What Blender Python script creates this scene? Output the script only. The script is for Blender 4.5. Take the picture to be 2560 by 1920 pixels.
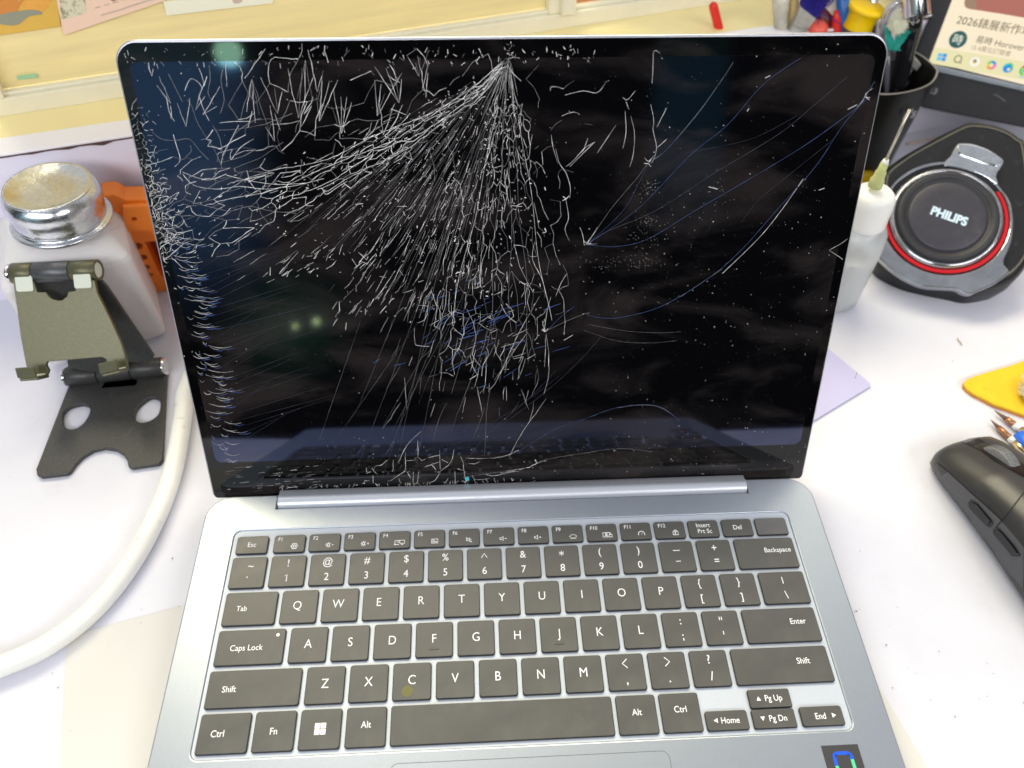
import bpy, bmesh, math, random
from mathutils import Vector, Matrix
from mathutils.bvhtree import BVHTree
from mathutils.geometry import delaunay_2d_cdt
V = Vector
R_ = math.radians
for o in list(bpy.data.objects): bpy.data.objects.remove(o)
S = bpy.context.scene
col = S.collection

# ------------------------------------------------------------------ camera
CAM = V((-0.01560594, -0.26259772, 0.35958474))
RX = V((0.99876282, -0.04776716, 0.01382516))
RY = V((-0.02807776, -0.77116009, -0.63602181))
RZ = V((0.04104237, 0.63484676, -0.77154722))
FPX = 1936.61
cd = bpy.data.cameras.new('camera'); cam = bpy.data.objects.new('camera', cd); col.objects.link(cam)
m = Matrix.Identity(4)
for i in range(3): m[i][0] = RX[i]; m[i][1] = -RY[i]; m[i][2] = -RZ[i]; m[i][3] = CAM[i]
cam.matrix_world = m
cd.sensor_width = 36; cd.lens = 36 * FPX / 2560; cd.clip_start = 0.01; cd.clip_end = 50
cd.dof.use_dof = True; cd.dof.focus_distance = 0.358; cd.dof.aperture_fstop = 8.5
S.camera = cam
S.view_settings.view_transform = 'Standard'; S.view_settings.look = 'None'
S.view_settings.exposure = 0.0; S.view_settings.gamma = 1
S.render.engine = 'CYCLES'

# ------------------------------------------------------------------ room light
W = bpy.data.worlds.new('World'); S.world = W; W.use_nodes = True
nt = W.node_tree; N = nt.nodes; LK = nt.links
for n in list(N): N.remove(n)
def wn(t, **k):
    n = N.new(t)
    for a, b in k.items(): setattr(n, a, b)
    return n
def wmath(op, a, b=None, c=None):
    n = wn('ShaderNodeMath', operation=op)
    for i, v in enumerate((a, b, c)):
        if v is None: continue
        if isinstance(v, (int, float)): n.inputs[i].default_value = v
        else: LK.new(v, n.inputs[i])
    return n.outputs[0]
def wstep(x, a, b):
    n = wn('ShaderNodeMapRange', interpolation_type='SMOOTHSTEP'); LK.new(x, n.inputs[0])
    n.inputs[1].default_value = a; n.inputs[2].default_value = b
    return n.outputs[0]
def wmix(f, a, b):
    n = wn('ShaderNodeMix', data_type='RGBA'); LK.new(f, n.inputs[0])
    for i, v in ((6, a), (7, b)):
        if isinstance(v, tuple): n.inputs[i].default_value = (*v, 1)
        else: LK.new(v, n.inputs[i])
    return n.outputs[2]
tc = wn('ShaderNodeTexCoord'); sp = wn('ShaderNodeSeparateXYZ'); LK.new(tc.outputs['Generated'], sp.inputs[0])
X, Y, Z = sp.outputs
front = wmix(wstep(Z, 0.60, 0.92), (0.004, 0.004, 0.005), (0.85, 0.90, 1.0))      # behind the photographer: dark room, bright ceiling
back = wmix(wstep(Z, 0.05, 0.6), (0.85, 0.79, 0.66), (1.25, 1.26, 1.28))          # lit shop beyond the desk
c = wmix(wstep(Y, -0.25, 0.25), front, back)
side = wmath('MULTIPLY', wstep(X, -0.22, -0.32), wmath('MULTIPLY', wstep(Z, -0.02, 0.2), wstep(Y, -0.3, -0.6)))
c = wmix(side, c, (0.42, 0.80, 0.95))                                            # blue patch painted into the world, mirrored at the screen's left
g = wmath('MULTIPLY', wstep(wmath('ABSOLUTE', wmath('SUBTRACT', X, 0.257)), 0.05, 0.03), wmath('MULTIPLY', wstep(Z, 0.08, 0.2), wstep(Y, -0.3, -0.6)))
c = wmix(wmath('MULTIPLY', g, 0.5), c, (0.10, 0.34, 0.34))  # faint green band painted into the world, mirrored right of screen centre
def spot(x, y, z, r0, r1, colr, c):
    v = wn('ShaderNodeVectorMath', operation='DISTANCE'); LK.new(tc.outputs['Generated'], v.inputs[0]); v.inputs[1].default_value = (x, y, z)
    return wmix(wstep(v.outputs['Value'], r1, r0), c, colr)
c = spot(-0.235, -0.972, 0.0, 0.0, 0.10, (0.14, 0.34, 0.14), c)  # green haze round the highlights, painted into the world for the screen to mirror
c = spot(-0.2735, -0.915, 0.308, 0.013, 0.018, (10, 20, 14), c)  # teal patch put in the world colour so the glass mirrors it
c = spot(-0.227, -0.974, -0.002, 0.001, 0.005, (15, 16, 5), c)  # this and the next: tiny world spots painted as highlights on the screen
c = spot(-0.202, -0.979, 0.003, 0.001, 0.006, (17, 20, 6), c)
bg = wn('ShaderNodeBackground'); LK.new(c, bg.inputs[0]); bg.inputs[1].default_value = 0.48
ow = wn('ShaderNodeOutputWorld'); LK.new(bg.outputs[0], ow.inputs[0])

def area(name, loc, target, sx, sy, power, colr):
    l = bpy.data.lights.new(name, 'AREA'); l.shape = 'RECTANGLE'; l.size = sx; l.size_y = sy; l.energy = power; l.color = colr
    o = bpy.data.objects.new(name, l); col.objects.link(o); o.location = loc
    o.rotation_euler = (V(target) - V(loc)).to_track_quat('-Z', 'Y').to_euler()
    return o
area('ceiling_and_fill_lamp', (-0.35, 0.25, 1.5), (0, 0.05, 0), 1.5, 0.35, 1.5, (1.0, 0.975, 1.0))
area('ceiling_and_fill_lamp', (0.75, 0.9, 1.4), (0.1, 0.2, 0), 0.9, 0.3, 1, (1.0, 0.97, 0.95))
area('shop_lamp', (-0.1, 0.75, 1.1), (0, 0.3, 0.1), 1.2, 0.4, 20, (1.0, 0.9, 0.62))
area('ceiling_and_fill_lamp', (-0.62, -1.2, 1.0), (0, 0.1, 0.05), 1.3, 0.35, 14, (1.0, 0.975, 1.0))  # unseen fill behind the camera, added to brighten upright faces
area('ceiling_and_fill_lamp', (1.0, -0.95, 1.05), (0, 0.1, 0.05), 1.3, 0.35, 12, (1.0, 0.97, 0.98))  # unseen right-hand fill, added to lift the bottle and front faces

# ------------------------------------------------------------------ pixel -> place helpers (photograph measured at 2212 x 1659)
D = 2560 / 2212
def ray(u, v):
    u *= D; v *= D
    d = RX * ((u - 1280) / FPX) + RY * ((v - 960) / FPX) + RZ
    return d.normalized()
def on(u, v, o, n):
    d = ray(u, v); o = V(o); n = V(n); t = (o - CAM).dot(n) / d.dot(n); return CAM + d * t
def at_z(u, v, z): return on(u, v, (0, 0, z), (0, 0, 1))
def at_y(u, v, y): return on(u, v, (0, y, 0), (0, 1, 0))
def at_dep(u, v, dd):
    u *= D; v *= D
    return CAM + RX * ((u - 1280) / FPX * dd) + RY * ((v - 960) / FPX * dd) + RZ * dd
def crop(x0, y0, k): return lambda x, y: ((x0 + x / k) / D, (y0 + y / k) / D)
K = 3.45625

# ------------------------------------------------------------------ materials
MATS = {}
def mat(name, base=(0.5, 0.5, 0.5), rough=0.5, metal=0.0, noise=0.0, nscale=50, bump=0.0, bscale=200, spec=0.5, emit=None, trans=0.0, sss=0.0, coat=0.0, dirt=None, ior=1.45, rnoise=0.0, brush=None):
    mt = bpy.data.materials.new(name); mt.use_nodes = True
    t = mt.node_tree; b = t.nodes['Principled BSDF']
    b.inputs['Base Color'].default_value = (*base, 1); b.inputs['Roughness'].default_value = rough
    b.inputs['Metallic'].default_value = metal; b.inputs['Specular IOR Level'].default_value = spec
    b.inputs['Transmission Weight'].default_value = trans; b.inputs['IOR'].default_value = ior
    b.inputs['Coat Weight'].default_value = coat
    if sss: b.inputs['Subsurface Weight'].default_value = sss; b.inputs['Subsurface Radius'].default_value = (0.03, 0.02, 0.018) if sss == 1.0 else (0.006, 0.004, 0.004); b.inputs['Subsurface Scale'].default_value = 1.0
    if emit: b.inputs['Emission Color'].default_value = (*emit[:3], 1); b.inputs['Emission Strength'].default_value = emit[3]
    co = t.nodes.new('ShaderNodeTexCoord')
    def nz(scale, det=4, rg=0.6):
        n = t.nodes.new('ShaderNodeTexNoise'); n.inputs['Scale'].default_value = scale; n.inputs['Detail'].default_value = det; n.inputs['Roughness'].default_value = rg
        if brush:
            mp = t.nodes.new('ShaderNodeMapping'); mp.inputs['Scale'].default_value = brush; t.links.new(co.outputs['Object'], mp.inputs[0]); t.links.new(mp.outputs[0], n.inputs[0])
        else: t.links.new(co.outputs['Object'], n.inputs[0])
        return n
    last = None
    if noise:
        n = nz(nscale); mr = t.nodes.new('ShaderNodeMapRange'); mr.inputs[1].default_value = 0.3; mr.inputs[2].default_value = 0.7; mr.inputs[3].default_value = 1 - noise; mr.inputs[4].default_value = 1 + noise
        t.links.new(n.outputs[0], mr.inputs[0])
        mx = t.nodes.new('ShaderNodeVectorMath'); mx.operation = 'SCALE'; mx.inputs[0].default_value = base; t.links.new(mr.outputs[0], mx.inputs['Scale'])
        last = mx.outputs[0]
    if dirt:  # (colour, scale, lo, hi)
        dc, ds, lo, hi, amt = dirt
        n = nz(ds, 6, 0.7); mr = t.nodes.new('ShaderNodeMapRange'); mr.inputs[1].default_value = lo; mr.inputs[2].default_value = hi; mr.inputs[4].default_value = amt; t.links.new(n.outputs[0], mr.inputs[0])
        mx = t.nodes.new('ShaderNodeMix'); mx.data_type = 'RGBA'; t.links.new(mr.outputs[0], mx.inputs[0])
        if last: t.links.new(last, mx.inputs[6])
        else: mx.inputs[6].default_value = (*base, 1)
        mx.inputs[7].default_value = (*dc, 1); last = mx.outputs[2]
    if last: t.links.new(last, b.inputs['Base Color'])
    if rnoise:
        n = nz(nscale * 0.7); mr = t.nodes.new('ShaderNodeMapRange'); mr.inputs[1].default_value = 0.3; mr.inputs[2].default_value = 0.7; mr.inputs[3].default_value = max(rough - rnoise, 0.02); mr.inputs[4].default_value = rough + rnoise
        t.links.new(n.outputs[0], mr.inputs[0]); t.links.new(mr.outputs[0], b.inputs['Roughness'])
    if bump:
        n = nz(bscale, 3); bp = t.nodes.new('ShaderNodeBump'); bp.inputs['Strength'].default_value = bump; bp.inputs['Distance'].default_value = 0.0006
        t.links.new(n.outputs[0], bp.inputs['Height']); t.links.new(bp.outputs[0], b.inputs['Normal'])
    MATS[name] = mt; return mt
mat('desk', (0.66, 0.665, 0.735), 0.40, noise=0.05, nscale=14, bump=0.12, bscale=60, dirt=((0.50, 0.48, 0.50), 30, 0.56, 0.80, 0.32))
mat('panel', (0.88, 0.85, 0.97), 0.5, noise=0.03, nscale=14)
mat('panel_top', (0.95, 0.93, 0.95), 0.4)
mat('chipped', (0.10, 0.055, 0.05), 0.8, noise=0.3, nscale=300)
mat('counter', (0.95, 0.82, 0.42), 0.45, noise=0.05, nscale=12)
mat('alu_frame', (0.84, 0.80, 0.62), 0.35, metal=0.0, noise=0.04, nscale=40)
mat('wood_back', (0.90, 0.75, 0.37), 0.5, noise=0.09, nscale=9, brush=(1, 1, 14))
mat('orange_print', (0.85, 0.42, 0.08), 0.6, noise=0.1, nscale=40)
mat('orange_shape', (0.72, 0.28, 0.06), 0.6, noise=0.08, nscale=30)
mat('grey_print', (0.32, 0.33, 0.24), 0.6)
mat('print_yellow', (0.80, 0.50, 0.09), 0.6, noise=0.05, nscale=20)
mat('pink_paper', (0.95, 0.68, 0.52), 0.6, noise=0.03, nscale=60)
mat('pale_paper', (0.92, 0.90, 0.72), 0.6)
mat('photo_print', (0.75, 0.70, 0.50), 0.5, dirt=((0.25, 0.24, 0.12), 180, 0.5, 0.6, 0.9))
mat('print_brown', (0.42, 0.2, 0.14), 0.6)
mat('print_grey', (0.62, 0.50, 0.40), 0.6)
mat('green_print', (0.35, 0.62, 0.36), 0.6)
mat('orange_rail', (0.78, 0.36, 0.14), 0.4, noise=0.06, nscale=20)
mat('glass_wall', (0.85, 0.84, 0.7), 0.3)
mat('cream_sheet', (0.65, 0.64, 0.61), 0.6, noise=0.015, nscale=14)
mat('lilac_card', (0.50, 0.49, 0.72), 0.5, noise=0.02)
mat('metal_deck', (0.47, 0.515, 0.57), 0.35, metal=0.97, noise=0.04, nscale=1800, bump=0.06, bscale=3500, spec=0.4)
mat('metal_pan', (0.58, 0.63, 0.70), 0.5, metal=0.45, noise=0.03, nscale=1800)
mat('metal_hinge', (0.60, 0.63, 0.68), 0.38, metal=0.55, noise=0.02, nscale=900)
mat('metal_lid', (0.40, 0.415, 0.46), 0.36, metal=0.8, noise=0.02, nscale=900)
mat('seam', (0.012, 0.012, 0.013), 0.6)
mat('key_side', (0.010, 0.010, 0.010), 0.3)
mat('power_key', (0.11, 0.105, 0.10), 0.16, spec=0.8, noise=0.1, nscale=90)
mat('keycap', (0.083, 0.082, 0.073), 0.36, noise=0.10, nscale=90, spec=0.75, rnoise=0.05, dirt=((0.13, 0.125, 0.10), 45, 0.55, 0.8, 0.5))
mat('legend', (0.93, 0.93, 0.93), 0.5)
mat('key_oil', (0.16, 0.15, 0.045), 0.3)
mat('gap', (0.10, 0.11, 0.14), 0.6)
mat('crack', (0.88, 0.86, 0.83), 0.45, noise=0.45, nscale=420)
mat('crack_soft', (0.22, 0.215, 0.215), 0.4)
mat('crack_blue', (0.10, 0.19, 0.52), 0.3, noise=0.3, nscale=500)
mat('crack_arc', (0.055, 0.085, 0.20), 0.3)
mat('crack_dim', (0.06, 0.065, 0.09), 0.3)
mat('dust', (0.45, 0.45, 0.43), 0.7)
mat('teal', (0.05, 0.5, 0.6), 0.4)
mat('sticker', (0.05, 0.05, 0.052), 0.4)
for n_, c_ in dict(ink_blue=(0.01, 0.10, 0.75), ink_green=(0.10, 0.62, 0.32), ink_red=(0.85, 0.10, 0.03)).items(): mat(n_, c_, 0.45)
def screen_mat(name, active):
    mt = mat(name, (0.003, 0.003, 0.004), 0.03, spec=0.5)
    t = mt.node_tree; b = t.nodes['Principled BSDF']; out = t.nodes['Material Output']
    co = t.nodes.new('ShaderNodeTexCoord')
    # wiped grease: broad soft smears of a thin greyish film
    mp = t.nodes.new('ShaderNodeMapping'); mp.inputs['Rotation'].default_value = (0, 0, 0.5); mp.inputs['Scale'].default_value = (1.0, 2.4, 2.4); t.links.new(co.outputs['Object'], mp.inputs[0])
    n1 = t.nodes.new('ShaderNodeTexNoise'); n1.inputs['Scale'].default_value = 16; n1.inputs['Detail'].default_value = 5; n1.inputs['Roughness'].default_value = 0.55; n1.inputs['Distortion'].default_value = 0.7
    t.links.new(mp.outputs[0], n1.inputs[0])
    r1 = t.nodes.new('ShaderNodeMapRange'); r1.interpolation_type = 'SMOOTHSTEP'; r1.inputs[1].default_value = 0.44; r1.inputs[2].default_value = 0.70; r1.inputs[4].default_value = 1; t.links.new(n1.outputs[0], r1.inputs[0])
    mx = t.nodes.new('ShaderNodeMix'); mx.data_type = 'RGBA'; t.links.new(r1.outputs[0], mx.inputs[0])
    mx.inputs[6].default_value = (0.0022, 0.0022, 0.0026, 1); mx.inputs[7].default_value = (0.022, 0.018, 0.0175, 1)
    t.links.new(mx.outputs[2], b.inputs['Base Color'])
    if active:
        gl = t.nodes.new('ShaderNodeBsdfGlossy'); gl.inputs['Color'].default_value = (0.026, 0.036, 0.090, 1); gl.inputs['Roughness'].default_value = 0.05
        ad = t.nodes.new('ShaderNodeAddShader'); t.links.new(b.outputs[0], ad.inputs[0]); t.links.new(gl.outputs[0], ad.inputs[1]); t.links.new(ad.outputs[0], out.inputs[0])
    return mt
screen_mat('screen_glass', False); screen_mat('screen_active', True)
mat('milk_plastic', (1.0, 0.97, 0.96), 0.36, sss=0.5, noise=0.02, nscale=30, dirt=((0.55, 0.45, 0.36), 120, 0.66, 0.8, 0.35))
_m = MATS['milk_plastic']; _t = _m.node_tree; _tr = _t.nodes.new('ShaderNodeBsdfTranslucent'); _tr.inputs[0].default_value = (0.98, 0.95, 0.94, 1)
_mx = _t.nodes.new('ShaderNodeMixShader'); _mx.inputs[0].default_value = 0.3; _t.links.new(_t.nodes['Principled BSDF'].outputs[0], _mx.inputs[1]); _t.links.new(_tr.outputs[0], _mx.inputs[2]); _t.links.new(_mx.outputs[0], _t.nodes['Material Output'].inputs[0])
mat('steel', (0.70, 0.72, 0.75), 0.24, metal=1.0, noise=0.10, nscale=260, bump=0.22, bscale=420, rnoise=0.06)
mat('orange_plastic', (1.0, 0.26, 0.025), 0.42, noise=0.05, nscale=60, dirt=((0.35, 0.08, 0.03), 70, 0.68, 0.8, 0.5))
mat('orange_dark', (0.42, 0.05, 0.008), 0.6)
mat('olive', (0.118, 0.115, 0.066), 0.38, metal=0.4, noise=0.12, nscale=900, bump=0.06, bscale=1500)
mat('stand_black', (0.055, 0.055, 0.053), 0.42, metal=0.3, noise=0.25, nscale=700, dirt=((0.20, 0.20, 0.19), 130, 0.6, 0.8, 0.35))
mat('stand_grey', (0.10, 0.105, 0.11), 0.38, metal=0.5, noise=0.15, nscale=900, bump=0.1, bscale=1500)
mat('silicone', (0.66, 0.70, 0.60), 0.55)
mat('chrome', (0.80, 0.80, 0.80), 0.13, metal=1.0)
mat('cable', (0.84, 0.84, 0.79), 0.42, noise=0.03, nscale=60, dirt=((0.40, 0.37, 0.24), 80, 0.62, 0.74, 0.55), brush=(1, 1, 1))
mat('black_plastic', (0.014, 0.014, 0.016), 0.35, noise=0.15, nscale=300, dirt=((0.14, 0.135, 0.12), 120, 0.6, 0.85, 0.4))
mat('black_matte', (0.028, 0.028, 0.033), 0.5, noise=0.1, nscale=120, dirt=((0.12, 0.12, 0.11), 140, 0.6, 0.8, 0.4))
mat('black_gloss', (0.012, 0.012, 0.014), 0.12)
mat('dusty_black', (0.13, 0.125, 0.10), 0.6, noise=0.2, nscale=150)
mat('disc', (0.045, 0.043, 0.055), 0.42, noise=0.1, nscale=200, dirt=((0.18, 0.175, 0.15), 55, 0.55, 0.85, 0.35))
mat('frame_gloss', (0.46, 0.47, 0.49), 0.12, metal=0.9, noise=0.15, nscale=90)
mat('smoke_chrome', (0.75, 0.77, 0.79), 0.14, metal=1.0, noise=0.15, nscale=90, rnoise=0.06, dirt=((0.25, 0.25, 0.25), 60, 0.55, 0.75, 0.6))
mat('red_ring', (0.55, 0.010, 0.016), 0.25)
mat('logo_silver', (0.62, 0.78, 0.92), 0.4)
mat('bottle_clear', (0.86, 0.91, 0.95), 0.25, trans=0.65, sss=0.1, spec=0.5)
mat('bottle_liquid', (0.78, 0.75, 0.68), 0.3, sss=0.2)
mat('white_cap', (0.88, 0.88, 0.84), 0.4, sss=0.1)
mat('hub_yellow', (0.66, 0.70, 0.30), 0.3, trans=0.2)
mat('needle', (0.62, 0.58, 0.48), 0.3, metal=0.7)
mat('tub', (0.008, 0.008, 0.007), 0.30, spec=0.25, dirt=((0.14, 0.14, 0.13), 120, 0.64, 0.8, 0.4))
mat('tub_rim', (0.35, 0.34, 0.30), 0.3)
mat('grey_mark', (0.30, 0.30, 0.32), 0.5)
mat('yellow_plastic', (0.95, 0.62, 0.0), 0.35)
mat('smoke_plastic', (0.12, 0.12, 0.12), 0.2)
mat('blue_bristle', (0.03, 0.02, 0.30), 0.5, noise=0.4, nscale=900)
mat('ferrule', (0.55, 0.55, 0.50), 0.4, metal=0.5, dirt=((0.35, 0.34, 0.3), 260, 0.5, 0.65, 0.6))
mat('blue_plastic', (0.02, 0.13, 0.42), 0.35)
mat('red_plastic', (0.75, 0.03, 0.02), 0.3)
mat('coral_plastic', (0.85, 0.12, 0.08), 0.35)
mat('maroon', (0.12, 0.015, 0.012), 0.4)
mat('clear_tube', (0.75, 0.72, 0.62), 0.18, trans=0.35, noise=0.2, nscale=120)
mat('tan_wood', (0.50, 0.36, 0.14), 0.5)
mat('bristle_white', (0.80, 0.80, 0.62), 0.6)
mat('bristle_teal', (0.02, 0.42, 0.33), 0.5)
mat('brush_clear', (0.75, 0.75, 0.85), 0.15, trans=0.85)
mat('mon_black', (0.026, 0.026, 0.030), 0.5, noise=0.12, nscale=200, dirt=((0.10, 0.10, 0.11), 160, 0.62, 0.8, 0.4))
mat('mon_strip', (0.32, 0.34, 0.37), 0.35, metal=0.6, noise=0.1, nscale=300)
def glow(name, c_, s_=1.0): return mat(name, (0, 0, 0), 0.4, emit=(*c_, s_), spec=0.1)
glow('scr_page', (0.98, 0.85, 0.62), 1.0); glow('scr_bar', (0.86, 0.80, 0.47), 0.98); glow('scr_brown', (0.10, 0.07, 0.04)); glow('scr_grey', (0.32, 0.25, 0.17))
glow('scr_photo', (0.46, 0.17, 0.13)); glow('scr_photo_edge', (0.36, 0.24, 0.16)); glow('scr_teal', (0.035, 0.12, 0.12)); glow('scr_cream', (0.95, 0.92, 0.75))
glow('scr_blue', (0.02, 0.30, 0.80)); glow('scr_lblue', (0.12, 0.55, 0.85)); glow('scr_green', (0.15, 0.62, 0.15)); glow('scr_red', (0.85, 0.08, 0.05)); glow('scr_pink', (0.85, 0.15, 0.55)); glow('scr_orange', (0.9, 0.30, 0.08)); glow('scr_yellow', (0.9, 0.65, 0.05)); glow('scr_white', (0.97, 0.95, 0.85)); glow('scr_cyan', (0.05, 0.65, 0.60))
mat('yellow_pad', (0.76, 0.50, 0.015), 0.7, noise=0.08, nscale=120, bump=0.5, bscale=500, dirt=((0.55, 0.36, 0.03), 140, 0.58, 0.72, 0.6))
mat('pad_edge', (0.62, 0.24, 0.04), 0.7, noise=0.2, nscale=400)
mat('tan_bristle', (0.72, 0.64, 0.42), 0.5)
mat('copper', (0.42, 0.20, 0.10), 0.35, metal=0.6)
mat('dark_tip', (0.16, 0.09, 0.06), 0.4)
mat('gold', (0.75, 0.60, 0.30), 0.25, metal=0.9)
mat('blue_grip', (0.03, 0.16, 0.75), 0.35, noise=0.1, nscale=200)
mat('mouse_top', (0.045, 0.045, 0.046), 0.34, metal=0.25, noise=0.12, nscale=1500, dirt=((0.13, 0.13, 0.12), 50, 0.55, 0.8, 0.4))
mat('mouse_side', (0.080, 0.080, 0.088), 0.5, noise=0.1, nscale=1200)
mat('wheel_grey', (0.16, 0.165, 0.17), 0.5, noise=0.2, nscale=600)
mat('debris', (0.22, 0.19, 0.18), 0.8)
mat('fibre', (0.42, 0.30, 0.16), 0.7)

# ------------------------------------------------------------------ mesh building
WORLD_AT = {}
class MB:
    def __init__(s): s.v = []; s.f = []; s.m = []; s.sm = []
    def add(s, vs, fs, mi=0, smooth=False):
        k = len(s.v); s.v += [tuple(v) for v in vs]
        for f in fs: s.f.append([i + k for i in f]); s.m.append(mi); s.sm.append(smooth)
        return s
    def box(s, o, ex, ey, ez, mi=0):   # corner o, edge vectors
        o, ex, ey, ez = V(o), V(ex), V(ey), V(ez)
        p = [o + ex * a + ey * b + ez * c for c in (0, 1) for b in (0, 1) for a in (0, 1)]
        return s.add(p, [(0, 2, 3, 1), (4, 5, 7, 6), (0, 1, 5, 4), (2, 6, 7, 3), (0, 4, 6, 2), (1, 3, 7, 5)], mi)
    def tube(s, pts, rad, n=12, mi=0, cap=True, flat=1.0, smooth=True):
        pts = [V(p) for p in pts]; rad = rad if isinstance(rad, (list, tuple)) else [rad] * len(pts)
        vs = []; up = None
        for i, p in enumerate(pts):
            t = (pts[min(i + 1, len(pts) - 1)] - pts[max(i - 1, 0)]).normalized()
            if up is None:
                up = V((0, 0, 1)) if abs(t.z) < 0.9 else V((0, 1, 0))
            a = t.cross(up).normalized(); b = a.cross(t).normalized(); up = b
            for j in range(n):
                th = 2 * math.pi * j / n
                vs.append(p + (a * math.cos(th) + b * math.sin(th) * flat) * rad[i])
        fs = []
        for i in range(len(pts) - 1):
            for j in range(n):
                k = (j + 1) % n; fs.append((i * n + j, i * n + k, (i + 1) * n + k, (i + 1) * n + j))
        base = len(s.v)
        s.add(vs, fs, mi, smooth)
        if cap:
            s.f.append([base + j for j in range(n)][::-1]); s.m.append(mi); s.sm.append(False)
            s.f.append([base + (len(pts) - 1) * n + j for j in range(n)]); s.m.append(mi); s.sm.append(False)
        return s
    def lathe(s, prof, o, ax=(0, 0, 1), n=48, mi=0, close=True):   # prof: (radius, height)
        o = V(o); ax = V(ax).normalized(); a = ax.cross(V((0, 1, 0)) if abs(ax.y) < 0.9 else V((1, 0, 0))).normalized(); b = ax.cross(a)
        vs = [o + ax * h + (a * math.cos(2 * math.pi * j / n) + b * math.sin(2 * math.pi * j / n)) * r for r, h in prof for j in range(n)]
        fs = [(i * n + j, i * n + (j + 1) % n, (i + 1) * n + (j + 1) % n, (i + 1) * n + j) for i in range(len(prof) - 1) for j in range(n)]
        return s.add(vs, fs, mi, True)
    def ribbon(s, pts, w, mi=0, off=0.0, frame=None):   # flat strip in a frame (o, ex, ey, n) ; pts 2-D, w list
        o, ex, ey, nn = frame; n = len(pts)
        if n < 2: return s
        w = w if isinstance(w, (list, tuple)) else [w] * n
        vs = []
        for i in range(n):
            a = pts[max(i - 1, 0)]; b = pts[min(i + 1, n - 1)]
            dx, dy = b[0] - a[0], b[1] - a[1]; l = math.hypot(dx, dy) or 1e-9
            px, py = -dy / l * w[i] / 2, dx / l * w[i] / 2
            for sg in (1, -1):
                vs.append(o + ex * (pts[i][0] + sg * px) + ey * (pts[i][1] + sg * py) + nn * off)
        return s.add(vs, [(2 * i, 2 * i + 1, 2 * i + 3, 2 * i + 2) for i in range(n - 1)], mi)
    def poly(s, pts, mi=0): return s.add(pts, [tuple(range(len(pts)))], mi)
    def build(s, name, mats, parent=None, bevel=0, seg=2, smooth_angle=None, keep=False):
        mats = mats if isinstance(mats, (list, tuple)) else [mats]
        vs = [V(v) for v in s.v]
        lo = V([min(v[i] for v in vs) for i in range(3)]); hi = V([max(v[i] for v in vs) for i in range(3)])
        c = (lo + hi) / 2; c.z = lo.z
        me = bpy.data.meshes.new(name); me.from_pydata([v - c for v in vs], [], s.f)
        for x in mats: me.materials.append(MATS[x])
        me.polygons.foreach_set('material_index', s.m); me.polygons.foreach_set('use_smooth', s.sm)
        if not keep:
            bm = bmesh.new(); bm.from_mesh(me); bmesh.ops.recalc_face_normals(bm, faces=bm.faces); bm.to_mesh(me); bm.free()
        me.update()
        o = bpy.data.objects.new(name, me); col.objects.link(o)
        link(o, c, parent)
        if bevel:
            b = o.modifiers.new('bevel', 'BEVEL'); b.width = bevel; b.segments = seg; b.limit_method = 'ANGLE'; b.angle_limit = R_(35); b.harden_normals = False
        return o
def link(o, c, parent):
    c = V(c)
    if parent: o.parent = parent; o.location = c - WORLD_AT[parent.name]
    else: o.location = c
    WORLD_AT[o.name] = c
def thing(name, label, cat, at, group=None):
    o = bpy.data.objects.new(name, None); col.objects.link(o); o.empty_display_size = 0.02
    link(o, at, None); o['label'] = label; o['category'] = cat
    if group: o['group'] = group
    return o
def tag(o, label, cat, group=None):
    o['label'] = label; o['category'] = cat
    if group: o['group'] = group
    return o
def rrect(x0, y0, x1, y1, r, n=6):
    rr = r if isinstance(r, (list, tuple)) else [r] * 4
    P = []
    for (cx, cy, a0), r_ in zip(((x1 - rr[0], y1 - rr[0], 0), (x0 + rr[1], y1 - rr[1], 90), (x0 + rr[2], y0 + rr[2], 180), (x1 - rr[3], y0 + rr[3], 270)), rr):
        for i in range(n + 1):
            a = R_(a0 + 90 * i / n); P.append((cx + r_ * math.cos(a), cy + r_ * math.sin(a)))
    return P
def curve_mesh(cu, keep_obj=False):
    o = bpy.data.objects.new('tmp', cu); col.objects.link(o)
    dg = bpy.context.evaluated_depsgraph_get(); dg.update()
    me = bpy.data.meshes.new_from_object(o.evaluated_get(dg)); bpy.data.objects.remove(o)
    return me
def plate(mb, outline, holes, frame, z0, z1, mi=0, bevel=0.0, bres=2):
    """flat plate with holes: 2-D outline in frame, between heights z0 and z1"""
    cu = bpy.data.curves.new('tmp', 'CURVE'); cu.dimensions = '2D'; cu.fill_mode = 'BOTH'
    for pts in [outline] + list(holes):
        sp_ = cu.splines.new('POLY'); sp_.points.add(len(pts) - 1)
        for i, q in enumerate(pts): sp_.points[i].co = (q[0] * 100, q[1] * 100, 0, 1)
        sp_.use_cyclic_u = True
    cu.extrude = max((z1 - z0) / 2 - bevel, 1e-6) * 100; cu.bevel_depth = bevel * 100; cu.bevel_resolution = bres; cu.offset = -bevel * 100
    me = curve_mesh(cu); o, ex, ey, nn = frame; zc = (z0 + z1) / 2
    vs = [o + ex * (v.co.x / 100) + ey * (v.co.y / 100) + nn * (v.co.z / 100 + zc) for v in me.vertices]
    mb.add(vs, [tuple(p.vertices) for p in me.polygons], mi)
    bpy.data.meshes.remove(me); bpy.data.curves.remove(cu)
    return mb
_tc = {}
def text2d(s_, bold=0.0):
    if (s_, bold) in _tc: return _tc[(s_, bold)]
    cu = bpy.data.curves.new('tmp', 'FONT'); cu.body = s_; cu.size = 1; cu.fill_mode = 'FRONT'; cu.offset = bold; cu.resolution_u = 4
    me = curve_mesh(cu); r = ([(v.co.x, v.co.y) for v in me.vertices], [tuple(p.vertices) for p in me.polygons])
    bpy.data.meshes.remove(me); _tc[(s_, bold)] = r; return r
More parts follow.
